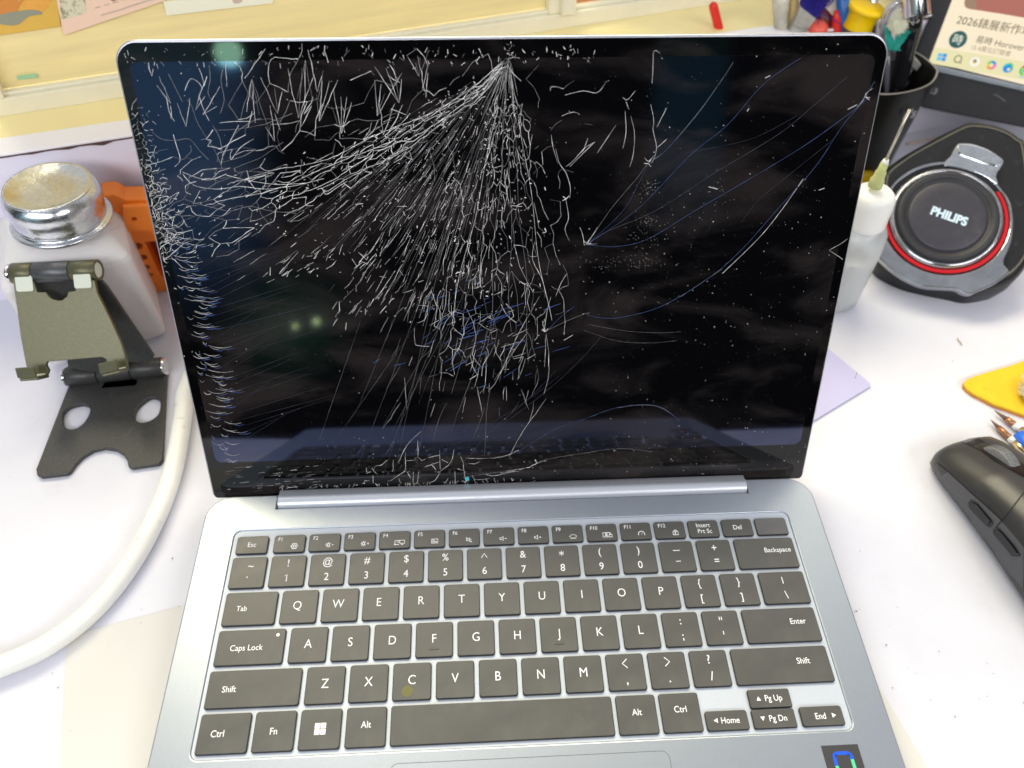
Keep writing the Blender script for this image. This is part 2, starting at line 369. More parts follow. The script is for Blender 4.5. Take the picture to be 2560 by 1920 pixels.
def put_text(mb, s_, x, y, size, frame, off, mi=0, align='C', bold=0.0, rot=0.0, sy=1.0, width=None, nar=1.0):
    vs, fs = text2d(s_, bold)
    if not vs: return
    xs = [v[0] for v in vs]; lo, hi = min(xs), max(xs)
    if width: size = width / (hi - lo)
    ox = {'C': -(lo + hi) / 2, 'L': -lo, 'R': -hi}[align]
    o, ex, ey, nn = frame; ca, sa = math.cos(rot), math.sin(rot)
    P = []
    for a, b in vs:
        a = (a + ox) * size; b = b * size * sy
        P.append(o + ex * (x + a * ca * nar - b * sa) + ey * (y + a * sa + b * ca) + nn * off)
    mb.add(P, fs, mi)
def smooth_pts(P, n=6, closed=False):
    Q = []; L = len(P)
    P = [V(p) for p in P]
    for i in range(L if closed else L - 1):
        a, b, c_, d = (P[(i - 1) % L], P[i], P[(i + 1) % L], P[(i + 2) % L]) if closed else (P[max(i - 1, 0)], P[i], P[i + 1], P[min(i + 2, L - 1)])
        for k in range(n):
            t = k / n
            Q.append(0.5 * ((2 * b) + (c_ - a) * t + (2 * a - 5 * b + 4 * c_ - d) * t * t + (3 * b - a - 3 * c_ + d) * t ** 3))
    if not closed: Q.append(P[-1])
    return Q
XYF = lambda z: (V((0, 0, z)), V((1, 0, 0)), V((0, 1, 0)), V((0, 0, 1)))

# ================================================================== the setting
EU = V((1, 0.262, 0)).normalized(); EN = V((-0.262, 1, 0)).normalized()      # direction of the back panel of the desk
PO = V((-0.3266, 0.1156, 0))
mb = MB()
a = PO - EU * 0.5; b = PO + EU * 1.4
q = [V((-0.9, -0.48, 0)), V((-0.06, -0.277, 0)), V((0.12, -0.277, 0)), V((1.1, -0.30, 0)), b, a]; mb.add(q + [p - V((0, 0, .03)) for p in q], [(0, 1, 2, 3, 4, 5), (11, 10, 9, 8, 7, 6)] + [(i, i + 6, (i + 1) % 6 + 6, (i + 1) % 6) for i in range(6)]).build('desk_top', 'desk')['kind'] = 'structure'  # unseen front edge cut back to darken the desk's reflection in the screen
PH = 0.1021
mb = MB(); mb.box(PO - EU * 0.5 - V((0, 0, 0.02)), EU * 1.9, EN * 0.0165, V((0, 0, PH + 0.02 - 0.0016))); o = mb.build('back_panel', 'panel'); o['kind'] = 'structure'
rnd = random.Random(4)
mb = MB(); k = 240     # chipped brown laminate line along the panel's top edge, under the white top
top = []; bot = []
for i in range(k + 1):
    q = PO - EU * 0.3 + EU * (1.5 * i / k) - EN * 0.0006
    top.append(q + V((0, 0, PH - 0.0014))); bot.append(q + V((0, 0, PH - 0.0026 - (rnd.random() ** 3) * 0.0022)))
mb.add(top + bot, [(i, i + 1, k + 2 + i, k + 1 + i) for i in range(k)])
o = mb.build('panel_edge_strip', 'chipped'); o['kind'] = 'structure'
mb = MB(); mb.box(PO - EU * 0.5 - EN * 0.0012 + V((0, 0, PH - 0.0015)), EU * 1.9, EN * 0.0177, V((0, 0, 0.0015))); o = mb.build('panel_cap', 'panel_top', bevel=0.0005); o['kind'] = 'structure'
ZC = 0.1005
mb = MB(); mb.box(PO - EU * 0.9 + EN * 0.0168 + V((0, 0, ZC - 0.05)), EU * 2.6, EN * 1.3, V((0, 0, 0.05))); o = mb.build('counter', 'counter'); o['kind'] = 'structure'

# ---- display window standing on the counter
CE = V((1, 0.298, 0)).normalized(); CN = V((-0.298, 1, 0)).normalized(); CO = V((-0.291, 0.169, ZC))
CF = (CO, CE, V((0, 0, 1)), -CN)
def cab(u, v):
    P = on(u, v, CO, CN) - CO; return P.dot(CE), P.z
s_ = lambda x, y: (x / D, y / D)
win = thing('display_window', 'framed sliding display window behind the laptop with tan board and yellow light', 'window', CO + CE * 0.2)
mb = MB()
mb.box(CO + CE * -0.02, CE * 0.62, CN * 0.012, V((0, 0, 0.0105)))
mb.box(CO + CE * -0.02 + CN * 0.003 + V((0, 0, 0.0105)), CE * 0.62, CN * 0.005, V((0, 0, 0.002)))
mb.build('bottom_rail', 'alu_frame', win, bevel=0.0006)
for x0, wd, dp, nm in ((-0.006, 0.0075, 0.0, 'stile'), (cab(*s_(1374, 40))[0], 0.0105, 0.001, 'stile'), (cab(*s_(1402, 20))[0], 0.010, -0.004, 'stile')):
    mb = MB(); mb.box(CO + CE * x0 + CN * dp + V((0, 0, 0.0106)), CE * wd, CN * 0.010, V((0, 0, 0.25))); mb.build(nm, 'alu_frame', win, bevel=0.0008)
mb = MB(); mb.box(CO + CE * 0.0018 + CN * 0.008 + V((0, 0, 0.0125)), CE * (cab(*s_(1374, 40))[0] - 0.002), CN * 0.003, V((0, 0, 0.24))); mb.build('board', 'wood_back', win)
x1 = cab(*s_(1430, 40))[0] + 0.004
mb = MB(); mb.box(CO + CE * x1 + CN * 0.03 + V((0, 0, 0.0)), CE * 0.35, CN * 0.003, V((0, 0, 0.25))); mb.build('pane', 'glass_wall', win)
mb = MB(); mb.box(CO + CE * x1 + CN * 0.012 + V((0, 0, 0.0)), CE * 0.30, CN * 0.012, V((0, 0, 0.0155))); mb.build('orange_rail', 'orange_rail', win, bevel=0.001)
# ---- things stuck on the window
def cabpoly(mb, px, off, mi=0):
    mb.poly([CO + CE * a - CN * off + V((0, 0, h)) for a, h in [cab(*s_(*q)) for q in px]], mi)
def cabcard(px, off, mats, extra=(), name='', label='', cat=''):
    mb = MB(); q = [cab(*s_(*p_)) for p_ in px]
    plate(mb, q, [], CF, off, off + 0.0003)
    for e in extra:
        pts = [cab(*s_(*p_)) for p_ in e[1]]
        if len(e) > 2: pts = [(p_.x, p_.y) for p_ in smooth_pts([(x_, y_, 0) for x_, y_ in pts], 5, True)]
        plate(mb, pts, [], CF, off + 0.0003, off + 0.0004 + 0.0001 * (e[0] % 4), e[0])
    o = mb.build(name, mats); tag(o, label, cat); return o
cabcard([(-40, 108), (150, 80), (138, -60), (-60, -40)], -0.0072, ['print_yellow', 'orange_shape', 'grey_print', 'pale_paper', 'orange_print'],
        [(2, [(-5, 72), (40, 76), (70, 55), (105, 48), (80, 38), (0, 50)], 1), (1, [(-10, 20), (-5, 50), (8, 66), (24, 70), (38, 60), (45, 35), (60, 5), (30, -20), (-10, -20)], 1),
         (4, [(52, 10), (60, 35), (85, 44), (112, 40), (128, 15), (135, -20), (60, -20)], 1), (3, [(38, 0), (46, 14), (56, 0), (62, -10), (44, -12)], 1)],
        'poster', 'orange and yellow printed poster stuck in the top left corner', 'poster')
ex = [(1, [(152, 60), (160, 62), (214, 45), (217, 36), (208, -10), (148, -10)]), (2, [(272, 0), (280, 14), (296, 9), (302, -8), (270, -10)], 1)]
for i in range(5): ex.append((3, [(238 + i * 22, 33 - i * 6.5), (252 + i * 22, 29 - i * 6.3), (252 + i * 22, 27 - i * 6.3), (238 + i * 22, 31 - i * 6.5)]))
ex.append((3, [(252, 52), (300, 38), (340, 24), (400, 6), (400, 3), (340, 21), (300, 35), (252, 49)]))
cabcard([(159, 101), (414, 14), (404, -50), (130, -40)], -0.0066, ['pink_paper', 'photo_print', 'print_brown', 'print_grey'], ex, 'leaflet', 'tilted pink leaflet with small photo on the display window', 'leaflet')
cabcard([(418, 52), (410, 16), (688, -6), (686, 20)], -0.0069, ['pale_paper', 'print_grey'], [(1, [(585, 2), (606, 0), (608, 16), (588, 20)], 1), (1, [(625, -3), (668, -6), (668, -2), (627, 1)])], 'paper_strip', 'long pale paper strip on window right of the pink leaflet', 'paper')
cabcard([(40, 204), (90, 198), (93, 208), (42, 214)], -0.0069, ['green_print'], (), 'small_label', 'small faded green label low on the tan board', 'label')

# ================================================================== papers on the desk
e1 = V((0.968, 0.25, 0)).normalized(); e2 = V((0.25, -0.968, 0)).normalized(); c0 = V((-0.213, -0.1129, 0.0))
mb = MB(); plate(mb, [(0, 0), (0.354, 0), (0.354, 0.25), (0, 0.25)], [], (c0, e1, e2, V((0, 0, 1))), 0.0002, 0.0005)
tag(mb.build('paper_sheet', 'cream_sheet'), 'large cream sheet lying under the laptop', 'paper')
c0 = V((0.2207, 0.0234, 0)); e1 = V((-0.5, 0.866, 0)); e2 = V((-0.866, -0.5, 0))
mb = MB(); plate(mb, rrect(0, 0, 0.054, 0.0856, 0.0022), [], (c0, e1, e2, V((0, 0, 1))), 0.0006, 0.0014)
tag(mb.build('card', 'lilac_card'), 'pale lilac card poking out from under the right of the laptop', 'card')
rnd = random.Random(11)
mb = MB()
def chip(x, y, r, z=0.0006):
    n = rnd.choice((4, 5, 6)); a0 = rnd.random() * 6; el = rnd.uniform(0.5, 1.0); rot = rnd.random() * 3
    P = []
    for i in range(n):
        a = a0 + 2 * math.pi * i / n; u = math.cos(a) * r * rnd.uniform(0.7, 1.1); v = math.sin(a) * r * el * rnd.uniform(0.7, 1.1)
        P.append((x + u * math.cos(rot) - v * math.sin(rot), y + u * math.sin(rot) + v * math.cos(rot)))
    mb.add([(a, b, z) for a, b in P] + [(x, y, z + r * 0.5)], [(i, (i + 1) % n, n) for i in range(n)])
for (u, v, r) in ((1928, 1486, .0005), (2010, 1513, .0004), (2063, 1548, .0006), (2133, 1504, .0006), (2115, 1510, .0004), (2146, 1455, .0004), (2170, 835, .0006), (2161, 1140, .0003), (1978, 1455, .0004), (1915, 1393, .0006), (2029, 1407, .0006), (1875, 1484, .0004), (2028, 1034, .0004), (2029, 937, .0003), (2132, 814, .0005), (2060, 872, .0004), (2058, 780, .0006), (2135, 838, .0004),
                  (1850, 1320, .0008), (1846, 1322, .0005), (1857, 1316, .0004), (2212, 1518, .0007), (2133, 1433, .0004), (1939, 1312, .0004), (372, 1206, .0007), (125, 1485, .0005), (113, 1454, .0004), (78, 1205, .0004), (370, 1212, .0003), (304, 1345, .0005), (35, 1245, .0003), (152, 1578, .0004), (387, 1310, .0006), (306, 1317, .0004), (20, 1030, .0004), (1806, 1228, .0004), (1858, 1190, .0005)):
    p_ = at_z(u, v, 0.0006); chip(p_.x, p_.y, r * .72)
for i in range(330):
    if rnd.random() < 0.66: u, v = rnd.uniform(1780, 2212), rnd.uniform(700, 1659)
    else: u, v = rnd.uniform(0, 440), rnd.uniform(980, 1659)
    p_ = at_z(u, v, 0.0006)
    if p_.x < -0.17 or p_.x > 0.17: chip(p_.x, p_.y, rnd.uniform(0.00006, 0.00017))
o = tag(mb.build('debris', 'debris'), 'tiny dark grit and crumbs scattered over the white desk', 'grit'); o['kind'] = 'stuff'
mb = MB(); mb.tube([at_z(u, v, 0.0008) for u, v in ((2069, 730), (2070, 735), (2075, 740), (2078, 745))], 0.0003, 6)
tag(mb.build('fibre', 'fibre'), 'short curled brown fibre on the desk above the mouse', 'fibre')

# ================================================================== laptop
ZD = 0.0135; WX = 0.15615; AL = R_(67.116)
LO = V((0, -0.04257, ZD)); LS = V((0, math.cos(AL), math.sin(AL))); LN = V((0, -math.sin(AL), math.cos(AL)))
LF = (LO, V((1, 0, 0)), LS, LN)
def lid(u, v):
    P = on(u, v, LO, LN) - LO; return P.x, P.dot(LS)
lap = thing('laptop', 'open silver laptop with badly shattered black screen', 'laptop', (0, -0.155, 0))
# deck with hinge notch and keyboard opening
yb, yf = -0.0475, -0.268
out = rrect(-WX, yf, WX, yb, [0.0125, 0.0125, 0.009, 0.009], 10)
i0 = 11    # after the first (back right) corner insert the notch
notch = [(0.1226, yb), (0.1226, -0.0555), (-0.1211, -0.0555), (-0.1211, yb)]
out = out[:i0] + notch + out[i0:]
kb = rrect(-0.1395, -0.1735, 0.1395, -0.0675, 0.0035, 6)
mb = MB(); plate(mb, out, [kb], XYF(0), ZD - 0.0042, ZD, 0, bevel=0.0007, bres=3)
mb.build('deck', 'metal_deck', lap)
mb = MB(); plate(mb, [(x * 0.993, y if y < -0.06 and y > yf + .02 else (y - 0.001 if y > -0.06 else y + 0.001)) for x, y in out], [], XYF(0), 0.0016, ZD - 0.0043, 0, bevel=0.0012)
mb.build('base_shell', 'metal_deck', lap)
mb = MB(); plate(mb, rrect(-0.1405, -0.1745, 0.1405, -0.0665, 0.004), [], XYF(0), ZD - 0.0022, ZD - 0.0007)
mb.build('keyboard_pan', 'metal_pan', lap)
# bumper feet
for sx in (-1, 1):
    for sy in (-0.07, -0.25):
        mb = MB(); mb.box((sx * 0.12 - 0.012, sy, 0.0002), (0.024, 0, 0), (0, 0.006, 0), (0, 0, 0.0016)); mb.build('rubber_foot', 'seam', lap)
# touchpad
mb = MB(); plate(mb, rrect(-0.0570, -0.2600, 0.0588, -0.1783, 0.0033), [], XYF(ZD), 0.00002, 0.00006); pad = mb.build('touchpad_gap', 'gap', lap)
mb = MB(); plate(mb, rrect(-0.05675, -0.2598, 0.05855, -0.17855, 0.0031), [], XYF(ZD), 0.00008, 0.00014); mb.build('touchpad', 'metal_deck', lap)
# hinge bar
mb = MB(); cy, cz, r = -0.0508, 0.0115, 0.0045
prof = [(cy - r, 0.0085)] + [(cy + r * 1.0 * math.cos(R_(a)), cz + r * math.sin(R_(a))) for a in range(180, 40, -10)] + [(-0.0455, 0.0146), (-0.0440, 0.0105), (-0.0440, 0.0085)]
n = len(prof); xs = (-0.1203, 0.1219)
mb.add([(x, y, z) for x in xs for y, z in prof], [(i, (i + 1) % n, n + (i + 1) % n, n + i) for i in range(n)], 0, True)
mb.add([(xs[0], y, z) for y, z in prof], [tuple(range(n))]); mb.add([(xs[1], y, z) for y, z in prof], [tuple(range(n))])
mb.build('hinge_bar', 'metal_hinge', lap)
# lid
mb = MB(); plate(mb, rrect(-WX, -0.0062, WX, 0.2129, [0.0095, 0.0095, 0.003, 0.003], 8), [], LF, -0.0042, -0.0002, 0, bevel=0.0009, bres=3)
mb.build('lid_shell', 'metal_lid', lap)
mb = MB(); plate(mb, rrect(-WX + 0.0009, -0.0056, WX - 0.0009, 0.2119, [0.0086, 0.0086, 0.002, 0.002], 8), [], LF, -0.0004, 0.0003, 0, bevel=0.0002)
glass = mb.build('screen_glass', 'screen_glass', lap)
mb = MB(); plate(mb, rrect(-0.1508, 0.0163, 0.1508, 0.2048, 0.0036, 6), [], LF, 0.00032, 0.00034)
mb.build('display_panel', 'screen_active', glass)

# ---- keys
KZ = ZD + 0.0008
def strokes(mb, L, x, y, sc, w):
    for st in L:
        mb.ribbon([(x + a * sc, y + b * sc) for a, b in st], w, 0, 0.00009, XYF(KZ))
def circ(cx, cy, r, a0=0, a1=360, n=14): return [(cx + r * math.cos(R_(a0 + (a1 - a0) * i / n)), cy + r * math.sin(R_(a0 + (a1 - a0) * i / n))) for i in range(n + 1)]
def seg(*p): return list(p)
sun = [circ(0, 0, .38)] + [seg((.55 * math.cos(R_(a)), .55 * math.sin(R_(a))), (.85 * math.cos(R_(a)), .85 * math.sin(R_(a)))) for a in range(0, 360, 45) if a != 0]
spk = [seg((-.9, -.25), (-.9, .25), (-.5, .25), (.05, .75), (.05, -.75), (-.5, -.25), (-.9, -.25))]
ICON = {
 'F1': [[(math.cos(R_(a)) * (.85 + .13 * math.cos(R_(a * 6))), math.sin(R_(a)) * (.85 + .13 * math.cos(R_(a * 6)))) for a in range(0, 361, 15)], circ(0, 0, .35)],
 'F2': sun + [seg((1.0, 0), (1.5, 0))],
 'F3': sun + [seg((1.0, 0), (1.6, 0)), seg((1.3, -.3), (1.3, .3))],
 'F4': [seg((-1.7, -.7), (-.2, -.7)), seg((-1.4, -.6), (-1.4, .6), (-.1, .6), (-.1, .3)), seg((0, -.35), (0, .65), (1.4, .65), (1.4, -.35), (0, -.35)), seg((.4, -.75), (1.0, -.75)), seg((-.8, .1), (.1, .1))],
 'F5': [seg((-.9, -.65), (-.9, .65), (.9, .65), (.9, -.65), (-.9, -.65)), seg((-.9, -.2), (.9, -.2)), seg((0, -.2), (0, -.65)), seg((-1.0, .75), (1.0, -.8))],
 'F6': spk + [seg((-1, .8), (.7, -.8)), seg((.4, .3), (.4, -.1))],
 'F7': spk + [seg((.5, 0), (1.1, 0))],
 'F8': spk + [seg((.5, 0), (1.1, 0)), seg((.8, -.3), (.8, .3))],
 'F9': [seg((-.9, -.7), (.9, -.7))] + [seg((.65 * math.cos(R_(a)) * 1.2, -.35 + .65 * math.sin(R_(a))), (1.0 * math.cos(R_(a)) * 1.2, -.35 + 1.0 * math.sin(R_(a)))) for a in (20, 55, 90, 125, 160)],
 'F10': [seg((.3, -.7), (-1.3, -.7), (-1.3, .7), (.9, .7), (.9, .4)), circ(-.3, .2, .25), circ(-.3, -.65, .45, 20, 160, 6), seg((.5, -.75), (.5, 0), (1.4, 0), (1.4, -.75), (.5, -.75)), circ(.95, 0, .3, 0, 180, 6)],
 'F11': [circ(0, -.2, .95, -20, 200), seg((-.2, -.5), (.1, -.1), (.45, .35), (0, -.15), (-.2, -.5))],
 'F12': [seg((-.75, -.8), (-.75, .3), (.75, .3), (.75, -.8), (-.75, -.8)), circ(0, .3, .45, 0, 180, 8), seg((-.15, -.6), (-.15, .05), (.2, .05)), seg((-.15, -.25), (.15, -.25))],
}
def key(x0, x1, y1, y0, name, items, rtl=None, mt='keycap', r=0.0012):
    """x0..x1, y0 (near) .. y1 (far) ; items list of (text, dx, dy, size, align, bold)"""
    mb = MB(); plate(mb, rrect(x0, y0, x1, y1, r, 5), [], XYF(KZ), -0.0005, 0.0, 0, bevel=0.00022); plate(mb, rrect(x0 - .0002, y0 - .00025, x1 + .0002, y1 + .0001, r, 5), [], XYF(KZ), -0.0017, -0.00042, 1, bevel=0.0001)
    k_ = mb.build('key', [mt, 'key_side'], lap); k_['label'] = name
    mb = MB(); cx, cy = (x0 + x1) / 2, (y0 + y1) / 2
    for it in items:
        if it[0] == 'icon': strokes(mb, ICON[it[1]], cx + it[2], cy + it[3], it[4] * 1.12, 0.00038)
        elif it[0] == 'poly': mb.poly([(cx + a, cy + b, KZ + 0.00009) for a, b in it[1]])
        elif it[0] == 'line': mb.ribbon([(cx + a, cy + b) for a, b in it[1]], it[2], 0, 0.00009, XYF(KZ))
        else: put_text(mb, it[0], cx + it[1], cy + it[2], it[3], XYF(KZ), 0.00009, 0, it[4] if len(it) > 4 else 'C', it[5] if len(it) > 5 else 0.006, nar=0.9)
    if mb.v: mb.build('legend', 'legend', k_)
    return k_
fy1, fy0 = -0.0714, -0.0806
key(-0.1371, -0.1221, fy1, fy0, 'key marked Esc', [('Esc', 0, -0.0012, 0.0036)])
for i in range(12):
    x = -0.1190 + i * 0.01717; nm = 'F%d' % (i + 1)
    key(x, x + 0.0150, fy1, fy0, 'function key marked ' + nm, [(nm, -0.0056, 0.0014, 0.0029, 'L'), ('icon', nm, 0.0026 if nm not in ('F2', 'F3', 'F7', 'F8') else 0.0020, -0.0016, 0.0015)])
x = -0.1190 + 12 * 0.01717; key(x, x + 0.0150, fy1, fy0, 'key marked Insert Prt Sc', [('Insert', 0, 0.0007, 0.0034), ('Prt Sc', 0.0003, -0.0026, 0.0034)])
x += 0.01717; key(x, x + 0.0150, fy1, fy0, 'key marked Del', [('Del', 0, -0.0012, 0.0036)])
x += 0.01717; key(x, x + 0.0156, fy1, fy0, 'blank power key', [], mt='power_key')
KH, VP, HP, KW = 0.0159, 0.01827, 0.0189, 0.0165
ry = [-0.0826 - i * VP for i in range(5)]
def two(a, b, da=0.0, db=0.0): return [(a, da, 0.0022, 0.0054), (b, db, -0.0056, 0.0054)]
key(-0.1374, -0.1211, ry[0], ry[0] - KH, 'key marked with tilde', [('~', 0.001, 0.0015, 0.0054), ('`', 0, -0.0058, 0.0054)])
for i, (a, b) in enumerate(zip('!@#$%^&*()', '1234567890')):
    x = -0.11872 + i * HP
    it = two(a, b)
    if b == '1': it = [(a, 0, 0.0022, 0.0054), ('line', [(-.0009, -.0028), (.0001, -.0019), (.0001, -.0055)], .0004)]
    if a == '^': it = [('line', [(-0.0014, 0.0030), (0, 0.0052), (0.0014, 0.0030)], 0.0004), ('6', 0, -0.0056, 0.0054)]
    if a == '*': it = [('line', [(0.0013 * math.cos(R_(q)), 0.0038 + 0.0013 * math.sin(R_(q))), (-0.0013 * math.cos(R_(q)), 0.0038 - 0.0013 * math.sin(R_(q)))], 0.0004) for q in (90, 30, 150)] + [('8', 0, -0.0056, 0.0054)]
    key(x, x + KW, ry[0], ry[0] - KH, 'key marked ' + b, it)
x = -0.11872 + 10 * HP; key(x, x + KW, ry[0], ry[0] - KH, 'key marked with minus', [('line', [(-0.0017, 0.003), (0.0017, 0.003)], 0.0004), ('line', [(-0.0012, -0.0028), (0.0012, -0.0028)], 0.0004)])
x += HP; key(x, x + KW, ry[0], ry[0] - KH, 'key marked with plus and equals', [('+', 0, 0.0018, 0.0056), ('=', 0, -0.0050, 0.0054)])
x += HP; key(x, 0.1374, ry[0], ry[0] - KH, 'wide key marked Backspace', [('Backspace', 0.0125, 0.0002, 0.0036, 'R')])
key(-0.1371, -0.1133, ry[1], ry[1] - KH, 'wide key marked Tab', [('Tab', -0.0062, -0.0012, 0.0036, 'L')])
for i, a in enumerate('QWERTYUIOP'):
    x = -0.11093 + i * HP; key(x, x + KW, ry[1], ry[1] - KH, 'key marked ' + a, [(a, -0.0008 if i < 3 else 0, -0.0014, 0.0058, 'C', 0.0)])
for i, (a, b) in enumerate((('{', '['), ('}', ']'))):
    x = -0.11093 + (10 + i) * HP; key(x, x + KW, ry[1], ry[1] - KH, 'key marked ' + b, [(a, 0, 0.0020, 0.0052), (b, 0, -0.0054, 0.0050)])
x = -0.11093 + 12 * HP; key(x, 0.1376, ry[1], ry[1] - KH, 'key marked with backslash', [('line', [(0, 0.0018), (0, 0.0052)], 0.0004), ('\\', 0, -0.0056, 0.0054)])
cl = key(-0.1371, -0.1072, ry[2], ry[2] - KH, 'wide key marked Caps Lock', [('Caps Lock', -0.0088, -0.0016, 0.0038, 'L'), ('poly', circ(0.0117, 0.0050, 0.0008)[:-1])])
for i, a in enumerate('ASDFGHJKL'):
    x = -0.10459 + i * HP; it = [(a, 0, -0.0016, 0.0058, 'C', 0.0)]
    k_ = key(x, x + KW, ry[2], ry[2] - KH, 'key marked ' + a, it)
    if a in 'FJ':
        mb = MB(); plate(mb, rrect(x + KW / 2 - 0.0022, ry[2] - 0.0128, x + KW / 2 + 0.0022, ry[2] - 0.0120, 0.0004), [], XYF(KZ), 0, 0.0003, bevel=0.0001); mb.build('ridge', 'keycap', k_)
x = -0.10459 + 9 * HP; key(x, x + KW, ry[2], ry[2] - KH, 'key marked with colon and semicolon', [(':', 0, 0.0022, 0.0052), (';', 0, -0.0050, 0.0052)])
x += HP; key(x, x + KW, ry[2], ry[2] - KH, 'key marked with quote', [('line', [(-.0005, .0034), (-.0005, .0050)], 0.0004), ('line', [(.0005, .0034), (.0005, .0050)], 0.0004), ('line', [(0, -.0034), (0, -.0018)], 0.0004)])
x += HP; key(x, 0.1374, ry[2], ry[2] - KH, 'wide key marked Enter', [('Enter', 0.0118, 0.0002, 0.0038, 'R')])
key(-0.1375, -0.0976, ry[3], ry[3] - KH, 'wide left key marked Shift', [('Shift', -0.0135, -0.0014, 0.0038, 'L')])
for i, a in enumerate('ZXCVBNM'):
    x = -0.09516 + i * HP; k_ = key(x, x + KW, ry[3], ry[3] - KH, 'key marked ' + a, [(a, 0, -0.0014, 0.0058, 'C', 0.0)])
    if a == 'C':
        k_['label'] = 'key marked C with yellow grease spot'
        mb = MB(); mb.poly([(x + 0.0064 + p_[0] * rnd.uniform(.85, 1.1), ry[3] - 0.0122 + p_[1], KZ + 0.00006) for p_ in circ(0, 0, 0.0025)[:-1]]); mb.build('grease_spot', 'key_oil', k_)
for i, (a, b) in enumerate(((('line', [(.0010, .0056), (-.0012, .0036), (.0010, .0016)], .0004), ','), (('line', [(-.0010, .0056), (.0012, .0036), (-.0010, .0016)], .0004), '.'), (('?', 0, 0.0020, 0.0056), '/'))):
    x = -0.09516 + (7 + i) * HP; key(x, x + KW, ry[3], ry[3] - KH, 'key marked with ' + ('comma', 'full stop', 'question mark')[i], [a, (b, 0, -0.0054, 0.0056)])
x = -0.09516 + 10 * HP; key(x, 0.1374, ry[3], ry[3] - KH, 'wide right key marked Shift', [('Shift', 0.0130, 0.0002, 0.0038, 'R')])
b1, b0 = ry[4] + 0.0001, -0.1716
key(-0.1376, -0.1167, b1, b0, 'left key marked Ctrl', [('Ctrl', -0.0052, -0.0014, 0.0039, 'L')])
key(-0.1146, -0.0977, b1, b0, 'key marked Fn', [('Fn', -0.0002, -0.0014, 0.0039)])
q = 0.00235; g_ = 0.00012
key(-0.0955, -0.0785, b1, b0, 'key with a four square symbol', [('poly', [(sx * g_, sy * g_), (sx * q, sy * g_), (sx * q, sy * q), (sx * g_, sy * q)]) for sx in (-1, 1) for sy in (-1, 1)])
key(-0.0762, -0.0595, b1, b0, 'left key marked Alt', [('Alt', 0, -0.0004, 0.0038)])
key(-0.0574, 0.0371, b1, b0, 'long space bar key', [])
key(0.0392, 0.0560, b1, b0, 'right key marked Alt', [('Alt', 0, -0.0004, 0.0038)])
key(0.0581, 0.0749, b1, b0, 'right key marked Ctrl', [('Ctrl', 0, 0, 0.0038)])
def tri(dx, dy, d):
    t = 0.0009; P = {'L': [(-t, 0), (t, t * 1.1), (t, -t * 1.1)], 'R': [(t, 0), (-t, t * 1.1), (-t, -t * 1.1)], 'U': [(0, t), (-t * 1.1, -t), (t * 1.1, -t)], 'D': [(0, -t), (-t * 1.1, t), (t * 1.1, t)]}[d]
    return ('poly', [(a + dx, b + dy) for a, b in P])
key(0.0768, 0.0947, -0.1637, b0, 'small key marked Home', [tri(-0.0050, 0, 'L'), ('Home', 0.0013, -0.0013, 0.0036)])
key(0.0973, 0.1154, b1, -0.1632, 'small key marked Pg Up', [tri(-0.0050, 0, 'U'), ('Pg Up', 0.0016, -0.0012, 0.0036)], r=0.0009)
key(0.0970, 0.1153, -0.1640, b0, 'small key marked Pg Dn', [tri(-0.0050, 0, 'D'), ('Pg Dn', 0.0016, -0.0012, 0.0036)], r=0.0009)
key(0.1180, 0.1361, -0.1637, b0, 'small key marked End', [tri(0.0052, 0, 'R'), ('End', -0.0008, -0.0013, 0.0036)])
# sticker with a coloured ring
stk = MB(); plate(stk, [(0.1231, -0.205), (0.1388, -0.205), (0.1388, -0.1794), (0.1231, -0.1794)], [], XYF(ZD), 0.00002, 0.0001)
stk = stk.build('sticker', 'sticker', lap)
cx, cy = 0.1310, -0.1868; mb = MB(); ring = rrect(cx - 0.0036, cy - 0.0042, cx + 0.0036, cy + 0.0042, 0.0014, 4)
n = len(ring)
for i in range(n + 0):
    a, b = ring[i], ring[(i + 1) % n]; my = (a[1] + b[1]) / 2; mx_ = (a[0] + b[0]) / 2
    mi = 0 if my > cy + 0.001 or (mx_ < cx and my > cy - 0.0008) else (1 if my > cy - 0.0030 or mx_ < cx else 2)
    st = 5 if math.dist(a, b) > 0.002 else 1
    for j in range(st):
        p0 = (a[0] + (b[0] - a[0]) * j / st, a[1] + (b[1] - a[1]) * j / st); p1 = (a[0] + (b[0] - a[0]) * (j + 1) / st, a[1] + (b[1] - a[1]) * (j + 1) / st)
        my = (p0[1] + p1[1]) / 2; mx_ = (p0[0] + p1[0]) / 2
        mi = 0 if (my > cy + 0.0034 or (mx_ < cx and my > cy - 0.0002) or (mx_ > cx and my > cy + 0.0022)) else (1 if (my > cy - 0.0036 or mx_ < cx - 0.001) else 2)
        mb.ribbon([p0, p1], 0.0014, mi, 0.00014, XYF(ZD))
mb.build('ring_mark', ['ink_blue', 'ink_green', 'ink_red'], stk)

